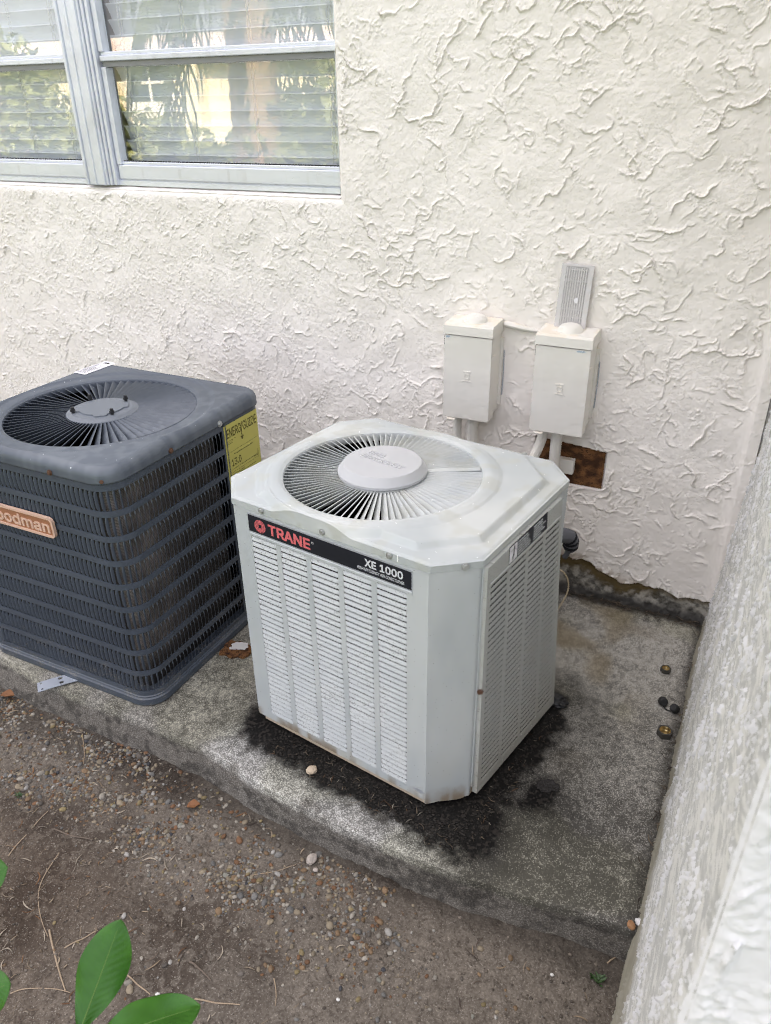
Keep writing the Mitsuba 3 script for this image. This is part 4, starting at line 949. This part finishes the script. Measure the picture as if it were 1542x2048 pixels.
# ------------------------------------------------------------------ gravel, litter, twigs
PAL = np.array([[.46, .38, .27], [.55, .50, .42], [.36, .24, .14], [.30, .16, .085], [.30, .29, .27], [.42, .33, .17], [.60, .57, .52], [.22, .19, .16], [.40, .39, .33], [.10, .10, .11]])
PW = np.array([.2, .16, .14, .12, .12, .06, .05, .10, .03, .02]); PW /= PW.sum()
def gravel():
    V, F, C, n0 = [], [], [], 0; r_ = np.random.default_rng(5)
    ico = trimesh.creation.icosphere(1, 1.0); iv, if_ = np.array(ico.vertices), np.array(ico.faces)
    N = 0
    while N < 5000:
        x = r_.uniform(-2.15, -.05); y = r_.uniform(-1.75, -1.06)
        yf = float(np.interp(x, XF, YF)); d = yf-.03-y
        if d < .0: continue
        dens = math.exp(-((d-.11)/.105)**2)*np.interp(x, [-2.1, -1.75, -1.6, -.75, -.5, -.2], [.5, .8, 1, .9, .14, .02])+.014
        dens *= .25+1.5*float(sst(.40, .62, meshkit.fbm(np.array([[x*9, y*9, 0.]]), 3, 3))[0])
        if r_.random() > dens: continue
        s = .0026*math.exp(.45*r_.standard_normal()); s = min(s, .0082)
        sc_ = s*np.array([1.25, .95, .7])*(1+.25*(r_.random(3)-.5))
        v = iv*(1+.28*(r_.random((len(iv), 1))-.5))*sc_
        a, b = r_.random()*6.28, (r_.random()-.5)*.8
        R = np.array(T().rotate([0, 0, 1], math.degrees(a)).rotate([1, 0, 0], math.degrees(b)).matrix)[:3, :3]
        z = float(gz_np(np.array([x]), np.array([y]))[0])
        v = v@R.T+[x, y, z+s*.18]
        c = PAL[r_.choice(len(PAL), p=PW)]*(.62+.5*r_.random())
        V.append(v); F.append(if_+n0); C.append(np.tile(c, (len(v), 1))); n0 += len(v); N += 1
    i0 = trimesh.creation.icosphere(0, 1.0); iv0, if0 = np.array(i0.vertices), np.array(i0.faces)
    for _ in range(5200):       # crumbs of soil between the pebbles
        x = r_.uniform(-2.15, -.02); y = r_.uniform(-1.78, -1.06)
        if float(np.interp(x, XF, YF))-.035 < y: continue
        s = .0011+.0026*r_.random()**3
        v = iv0*(1+.5*(r_.random((12, 1))-.5))*s*[1.2, 1, .7]+[x, y, float(gz_np(np.array([x]), np.array([y]))[0])+s*.2]
        V.append(v); F.append(if0+n0); C.append(np.tile(np.array([.30, .25, .20])*(.35+.85*r_.random()), (12, 1))); n0 += 12
    return trimesh.Trimesh(np.vstack(V), np.vstack(F), process=False), np.vstack(C)
gm, gc = gravel()
k = obj('gravel', gm, 'pebble_mat', smooth=True, color=gc*.44); tag(k, 'scattered tan, orange and white pebbles in the soil', kind='stuff')
def strip(p, q, w, bend, up_=.0015):
    p, q = np.array(p, float), np.array(q, float); d = q-p; L = np.linalg.norm(d)+1e-9; t = np.linspace(0, 1, 5); s = np.array([-d[1], d[0], 0])/L
    c = p+d*t[:, None]+s*(bend*L*np.sin(t*np.pi))[:, None]+np.array([0, 0, 1])*(up_*np.sin(t*np.pi))[:, None]
    ww = w*np.sin(np.clip(t*.86+.1, 0, 1)*np.pi)**.6
    return np.concatenate([c-s*ww[:, None]/2, c+s*ww[:, None]/2+[0, 0, w*.12], c-np.array([0, 0, w*.2])]), 5
SF = np.array([[i, i+1, 5+i] for i in range(4)]+[[i+1, 6+i, 5+i] for i in range(4)]+[[i, 10+i, i+1] for i in range(4)]+[[i+1, 10+i, 11+i] for i in range(4)]+[[5+i, 6+i, 10+i] for i in range(4)]+[[6+i, 11+i, 10+i] for i in range(4)])
def litter():
    V, F, C, n0 = [], [], [], 0; r_ = np.random.default_rng(9)
    def put(x, y, z, L, w, col):
        nonlocal n0
        a = r_.random()*6.28; p = np.array([x, y, z]); q = p+[L*math.cos(a), L*math.sin(a), .004*(r_.random()-.3)]
        v, _ = strip(p, q, w, (r_.random()-.5)*.5); V.append(v); F.append(SF+n0); C.append(np.tile(col, (len(v), 1))); n0 += len(v)
    cols_ = np.array([[.10, .075, .055], [.16, .12, .08], [.06, .045, .035], [.21, .165, .115], [.13, .065, .03], [.26, .22, .17]])
    for _ in range(1500):     # soil litter, thickest at the lower left and along the slab's left part
        x = r_.uniform(-2.2, -.0); y = r_.uniform(-1.80, -1.10)
        yf = float(np.interp(x, XF, YF))
        if y > yf-.04: continue
        pr_ = .10+.9*float(sst(-.75, -1.15, np.array(x)))*(.45+.55*float(sst(-1.25, -1.55, np.array(y))))+.5*math.exp(-((yf-.05-y)/.05)**2)
        if r_.random() > pr_: continue
        put(x, y, float(gz_np(np.array([x]), np.array([y]))[0])+.0015, .010+.028*r_.random()**2, .0012+.0022*r_.random(), cols_[r_.integers(6)]*(.6+.7*r_.random()))
    for _ in range(220):      # scraps in the black crust round the pale unit
        u = r_.random()*6.28; rr_ = .0+.085*r_.random()**.7
        bx, by = (r_.uniform(-.16, .36), -.286-rr_) if r_.random() < .6 else (.34+rr_*.9, r_.uniform(-.30, .20))
        w = (WM @ np.array([bx, by, 0, 1]))[:2]
        put(w[0], w[1], .003+.003*r_.random(), .006+.018*r_.random()**2, .0008+.0013*r_.random(), (cols_[r_.integers(6)]*(.25+.5*r_.random()) if r_.random() < .85 else np.array([.22, .20, .16])*(.5+.5*r_.random())))
    for _ in range(420):      # debris in the joint at the back wall and wing wall
        if r_.random() < .6: x, y = r_.uniform(-.46, -.01), -.012-.03*r_.random()**1.5
        else: x, y = -.004-.022*r_.random()**1.5, r_.uniform(-1.1, -.02)
        put(x, y, .003+.004*r_.random(), .006+.03*r_.random()**2, .001+.002*r_.random(), cols_[r_.integers(3)]*(.25+.6*r_.random()))
    return trimesh.Trimesh(np.vstack(V), np.vstack(F), process=False), np.vstack(C)
lm, lc = litter()
k = obj('leaf_litter', lm, 'pebble_mat', smooth=True, color=lc); tag(k, 'dry plant scraps and bark bits on the soil and slab', kind='stuff')
def crust():
    V, F, C, n0 = [], [], [], 0; r_ = np.random.default_rng(19); ico = trimesh.creation.icosphere(0, 1.0); iv, if_ = np.array(ico.vertices), np.array(ico.faces)
    for _ in range(1700):
        rr_ = .075*r_.random()
        bx, by = (r_.uniform(-.19, .37), -.275-rr_) if r_.random() < .6 else (.33+rr_*.9, r_.uniform(-.33, .18))
        w = (WM @ np.array([bx, by, 0, 1]))[:2]; s = .0010+.0026*r_.random()**2
        v = iv*(1+.5*(r_.random((len(iv), 1))-.5))*s*[1.3, 1, .6]+[w[0], w[1], .0015]
        V.append(v); F.append(if_+n0); C.append(np.tile(np.array([.02, .0175, .015])*(.35+.9*r_.random()), (len(v), 1))); n0 += len(v)
    return trimesh.Trimesh(np.vstack(V), np.vstack(F), process=False), np.vstack(C)
cm, cc_ = crust()
k = obj('crust', cm, 'pebble_mat', smooth=True, color=cc_); tag(k, 'black lumpy organic crust round the foot of the pale unit', kind='stuff')
TWIG_G = 'dry twigs on the bare soil'
def gp(x, y, dz=.003): return [x, y, float(gz_np(np.array([x]), np.array([y]))[0])+dz]
def px_ground(u, v, zz=-.088):
    q = (u-771)/1522.8*(math.cos(ROLL)*r0+math.sin(ROLL)*u0)+(1024-v)/1522.8*up+fwd
    p = CAM+q*(zz-CAM[2])/q[2]; return p[0], p[1]
def twig(pts, r, label, mat='twig_mat'):
    w = [gp(*px_ground(*p), dz=r*1.2) for p in pts]
    s = spline(w, max(12, 6*len(w))); s[:, 2] += .0015*np.sin(np.linspace(0, 9, len(s)))
    k = obj('twig', tube(s, np.linspace(r, r*.6, len(s)), 6), mat, smooth=True); tag(k, label, 'twig', TWIG_G)
twig([(98, 1858), (112, 1920), (131, 1982)], .0022, 'straight pale twig lying upright in the photo left of the big leaf')
twig([(128, 1895), (165, 1875), (196, 1860)], .0016, 'short pale twig slanting toward the big leaf tip')
twig([(118, 1705), (85, 1755), (75, 1790), (80, 1830), (95, 1870)], .0013, 'long crooked root like twig at the left of the soil')
twig([(255, 1950), (275, 1968), (300, 1988)], .0018, 'short twig just right of the big leaf')
twig([(390, 1999), (430, 2004), (480, 2010)], .0019, 'pale twig right of the low leaf at the bottom edge')
twig([(380, 1925), (398, 1938), (422, 1962)], .0024, 'dark twig on the soil right of the two leaves', 'bark_dead')
twig([(108, 1655), (140, 1668), (186, 1682)], .0020, 'dark curved twig among the pebbles at left', 'bark_dead')
twig([(15, 1708), (50, 1665), (95, 1620)], .0015, 'thin pale stalk slanting up at the far left of the soil')
twig([(455, 1583), (490, 1600), (525, 1620)], .0018, 'bent twig against the foot of the slab')
twig([(500, 1748), (550, 1740), (592, 1728)], .0012, 'thin twig on the soil below the slab middle')
twig([(1215, 1925), (1232, 1912), (1243, 1905)], .0016, 'short twig at the foot of the wing wall')
twig([(20, 1985), (75, 1974), (140, 1985)], .0013, 'thin wavy twig near the lower left corner')
twig([(165, 1470), (168, 1500), (166, 1525)], .0013, 'short upright stalk at the slab foot below the bracket')
twig([(548, 1958), (552, 1985), (550, 2010)], .0012, 'thin stalk at the bottom right of the low leaf')
# brown leaf, weeds, shells
def leafmesh(L, w, n=14, m=6, cup=.15, bend=.15, shape=lambda t: np.sin(np.clip(t, 0, 1)**.85*np.pi)**.8):
    t = np.linspace(0, 1, n); s = np.linspace(-1, 1, 2*m+1); Tg, Sg = np.meshgrid(t, s, indexing='ij')
    ww = w/2*np.maximum(shape(Tg), .02)
    Z = .00014*w/.05*np.cos((Tg*13-np.abs(Sg)*2.2)*2*np.pi)*np.minimum(1, np.abs(Sg)*4)*(1-Sg**2)+cup*ww*np.abs(Sg)**1.5-bend*L*Tg**2+.06*w*np.sin(Tg*11+Sg*2)*np.abs(Sg)**2
    return grid(np.stack([L*Tg, ww*Sg, Z], -1))
def solid_leaf(m, th=.0006):
    c = m.copy(); c.vertices = c.vertices-c.vertex_normals*th; c.invert(); return cat([m, c])
x, y = px_ground(388, 1612)
m = leafmesh(.034, .026, cup=.5, bend=-.1)
k = obj('fallen_leaf', xf(solid_leaf(m), np.array(T().translate(gp(x-.016, y-.008, .006)).rotate([0, 0, 1], 30).matrix)), 'dead_leaf', smooth=True); tag(k, 'reddish brown fallen leaf among the pebbles', 'leaf')
m = leafmesh(.05, .03, cup=.8, bend=-.15); x, y = px_ground(12, 1398); k = obj('fallen_leaf', xf(solid_leaf(m), np.array(T().translate(gp(x-.02, y+.0, .010)).rotate([0, 0, 1], 12).matrix)), 'dead_leaf', smooth=True); tag(k, 'curled reddish leaf at the left photo edge under the bracket', 'leaf')
def weed(u, v, s, label, seed, n=16):
    x, y = px_ground(u, v); r_ = np.random.default_rng(seed); ms = []
    for _ in range(n):
        lf = leafmesh(s*(.5+.6*r_.random()), s*.28, 6, 2, .3, .2); M = np.array(T().translate([x+(r_.random()-.5)*s, y+(r_.random()-.5)*s*.8, 0]).rotate([0, 0, 1], r_.random()*360).rotate([0, 1, 0], -25-40*r_.random()).matrix); lf = xf(lf, M); lf.vertices[:, 2] += gp(x, y, .002)[2]; ms.append(lf)
    k = obj('weed', cat(ms), 'weed_mat', smooth=True); tag(k, label, 'weed')
weed(648, 1666, .018, 'tiny green weed beside the large pale stone', 1); weed(38, 1590, .012, 'tiny green sprout at the left among pebbles', 2); weed(1035, 1835, .018, 'small green weed at the slab foot in front of the pale unit', 3); weed(1195, 1960, .017, 'dark green weed at the foot of the wing wall', 4, 22)
for (u, v, s) in ((315, 1988, .005), (676, 1998, .004), (1110, 1862, .005), (1104, 1950, .004)):
    x, y = px_ground(u, v); m = lump(s, s*.8, s*.5, int(u), 2, .3); m.apply_translation(gp(x, y, .002)); k = obj('shell', m, 'shell_white', smooth=True)
    tag(k, {315: 'white shell just right of the big leaf', 676: 'tiny white shell at the bottom middle of the soil', 1110: 'white shell chip at the slab foot near the wing wall', 1104: 'white shell chip at the lower right of the soil'}[u], 'shell')

# ------------------------------------------------------------------ foreground shrub
SH = thing('shrub', 'glossy green shrub leaves poking in at the lower left corner', 'shrub')
def place_leaf(base, tip, side, L, w, cup=.35, bend=.12):
    base, tip = np.array(base), np.array(tip); ex = tip-base; ex /= np.linalg.norm(ex); ey = np.array(side, float)-np.dot(side, ex)*ex; ey /= np.linalg.norm(ey)
    m = solid_leaf(leafmesh(L, w, 90, 12, cup*.5, bend, lambda t: (np.sin(np.clip(t*.97+.03, 0, 1)**1.25*np.pi))**.72))
    M = frame(base, ex, ey); lf = obj('leaf', xf(m, M), 'leaf_mat', SH, smooth=True)
    t = np.linspace(0, .97, 12); vn = np.stack([L*t, 0*t, -bend*L*t**2+.0004], 1)
    obj('vein', xf(tube(vn, np.linspace(.0011, .0004, 12), 6), M), 'vein_mat', lf, smooth=True)
def cam_pt(u, v, t):
    q = (u-771)/1522.8*(math.cos(ROLL)*r0+math.sin(ROLL)*u0)+(1024-v)/1522.8*up+fwd; return CAM+q/np.linalg.norm(q)*t
def cam_leaf(b, t_, sd, w, db=1.0, dt=1.0, cup=.35, bend=.06):
    B, Tp = cam_pt(*b, db), cam_pt(*t_, dt); place_leaf(B, Tp, cam_pt(*sd, (db+dt)/2)-(B+Tp)/2, np.linalg.norm(Tp-B)*1.01, w, cup, bend); return B
b1 = cam_leaf((160, 2062), (243, 1838), (290, 1980), .054, 1.04, 1.0)
b2 = cam_leaf((190, 2085), (402, 2003), (330, 2062), .052, 1.03, .97)
b3 = cam_leaf((-75, 1768), (14, 1735), (-20, 1790), .040, .98, .98)
b4 = cam_leaf((-80, 2010), (22, 1965), (-10, 2030), .042, .98, .96)
rootp = cam_pt(-60, 2350, 1.15); st_pts = [[rootp[0], rootp[1], -.09], [rootp[0]-.01, rootp[1]+.01, .25], rootp]
for bb in (b1, b2, b3, b4):
    obj('stem', tube(spline(st_pts[:2]+[np.array(rootp), (np.array(rootp)+bb)/2+[0, 0, .01], bb], 24), np.linspace(.006, .0018, 24), 7), 'vein_mat', SH, smooth=True)

# ------------------------------------------------------------------ what stands across the lawn (seen in the window panes)
def leafcloud(c, rad, n, s, seed, mat='foliage_mat'):
    r_ = np.random.default_rng(seed); d = r_.standard_normal((n, 3)); d /= np.linalg.norm(d, axis=1, keepdims=True)
    rr_ = (.55+.5*r_.random(n))*(.8+.5*meshkit.fbm(d*2.2+seed, 3, seed)); p = np.array(c)+d*rr_[:, None]*np.array(rad)
    a, b = r_.standard_normal((n, 3)), r_.standard_normal((n, 3)); a /= np.linalg.norm(a, axis=1, keepdims=True); b -= (a*b).sum(1)[:, None]*a; b /= np.linalg.norm(b, axis=1, keepdims=True)
    L = s*(.6+.8*r_.random(n))[:, None]
    v = np.stack([p-a*L, p+b*L*.4, p+a*L, p-b*L*.4], 1).reshape(-1, 3); i = np.arange(n)*4
    return trimesh.Trimesh(v, np.vstack([np.stack([i, i+1, i+2], 1), np.stack([i, i+2, i+3], 1)]), process=False)
def bush(x, y, rx, ry, h, n, seed, label, s=.10):
    k = thing('bush', label, 'bush'); obj('foliage', leafcloud((x, y, h*.48), (rx, ry, h*.55), n, s, seed), 'foliage_mat', k)
    obj('trunk', tube([[x, y, -.1], [x+.05, y, h*.5]], .05, 7), 'trunk_mat', k)
bush(-12.4, -8.0, 1.3, 1.0, 2.3, 3800, 1, 'tall sunlit bush reflected at the left of the window')
bush(-8.6, -6.4, .55, .5, 1.45, 1200, 2, 'narrow bush reflected beside the window mullion')
bush(-11.2, -9.6, 1.8, .9, 1.25, 2600, 3, 'low hedge bush reflected under the left window')
bush(-9.2, -9.0, 1.5, .8, .80, 2600, 4, 'low hedge bush reflected in the middle of the right window')
bush(-7.5, -9.6, 1.3, .8, 1.25, 2600, 5, 'rounded bush reflected at the right of the window')
bush(-5.0, -6.6, 1.1, .9, 1.7, 2600, 6, 'dark bush reflected at the right edge of the window')
def palm(x, y, h, r, n, seed, label, L=1.9):
    k = thing('palm_tree', label, 'palm tree'); r_ = np.random.default_rng(seed)
    zz = np.linspace(-.1, h, 40); obj('trunk', tube(np.stack([x+.06*np.sin(zz), y+0*zz, zz], 1), r*(1+.05*np.sin(zz*26))*(1.15-.25*zz/h), 16), 'trunk_mat', k, smooth=True)
    for i in range(n):
        a = i*2.399+r_.random()*.3; el = 1.1-2.0*i/n+.2*r_.random(); ms = []
        t = np.linspace(0, 1, 10); ll = L*(.8+.4*r_.random())
        rad = ll*np.cos(el)*t*(1-.25*t)+.1; zz = h+ll*np.sin(el)*t-1.15*t**2*ll*.75
        pts = np.stack([x+np.cos(a)*rad, y+np.sin(a)*rad, zz], 1)
        ms.append(tube(pts, np.linspace(.02, .006, 10), 5))
        for j in range(30):
            f = .18+.8*j/30; q = np.array([np.interp(f, t, pts[:, c]) for c in range(3)]); sd = np.array([-np.sin(a), np.cos(a), 0])*(1 if j % 2 else -1)
            e = q+sd*.20+np.array([np.cos(a), np.sin(a), 0])*.12+[0, 0, -.42-.25*r_.random()]
            wv = np.array([np.cos(a), np.sin(a), 0])*.016
            ms.append(trimesh.Trimesh(np.array([q-wv, q+wv, (q+e)/2+wv*1.1+sd*.05, (q+e)/2-wv*1.1+sd*.05, e]), [[0, 1, 2], [0, 2, 3], [3, 2, 4]], process=False))
        obj('frond', cat(ms), 'frond_mat', k)
palm(-5.75, -6.1, 3.15, .17, 22, 1, 'palm with drooping fronds reflected in the right window')
palm(-7.0, -7.6, 3.6, .26, 22, 2, 'thick dark palm reflected behind the first one')
AB = thing('apartment_building', 'pale yellow building with white windows across the lawn, reflected in the panes', 'building')
FYY = -19.0
obj('wall', cat([box(-36, -11.5, FYY-6, FYY, -.2, 2.62), box(-17.0, -16.4, FYY, FYY+.5, -.2, 2.62)]), 'yellow_wall', AB)
rf = trimesh.convex.convex_hull(np.array([[-36.6, FYY+.7, 2.62], [-10.9, FYY+.7, 2.62], [-36.6, FYY-7, 2.62], [-10.9, FYY-7, 2.62], [-36.6, FYY-3, 3.45], [-10.9, FYY-3, 3.45]])); obj('roof', rf, 'roof_tile', AB)
for (x, z0, z1, w) in ((-18.6, 1.45, 2.5, 1.7), (-24.0, .9, 2.3, 1.8), (-14.6, 1.6, 2.5, 1.2), (-28.0, .9, 2.3, 1.6)):
    wn = obj('window', cat([box(x-w/2-.08, x+w/2+.08, FYY, FYY+.08, z1, z1+.1), box(x-w/2-.08, x+w/2+.08, FYY, FYY+.12, z0-.45, z0), box(x-w/2-.08, x-w/2, FYY, FYY+.08, z0, z1), box(x+w/2, x+w/2+.08, FYY, FYY+.08, z0, z1), box(x-.04, x+.04, FYY, FYY+.07, z0, z1), box(x-w/2, x+w/2, FYY, FYY+.06, (z0+z1)/2-.04, (z0+z1)/2+.04)]), 'white_trim', AB)
    obj('pane', box(x-w/2, x+w/2, FYY, FYY+.03, z0, z1), 'dark_pane', wn)
dr_k = obj('door', box(-21.0, -20.1, FYY, FYY+.05, -.1, 1.95), 'white_trim', AB)
obj('handrail', cat([tube([[-19.9, FYY+.9, .0], [-19.9, FYY+.9, .95]], .03, 6), tube([[-19.9, FYY+.9, .95], [-19.0, FYY+1.7, .3]], .03, 6), tube([[-16.0, FYY+.9, .8], [-13.0, FYY+.9, .8]], .025, 6)]+[tube([[-16.0+.2*i, FYY+.9, -.1], [-16.0+.2*i, FYY+.9, .8]], .012, 5) for i in range(15)]), 'white_trim', AB)
# drop materials that nothing uses
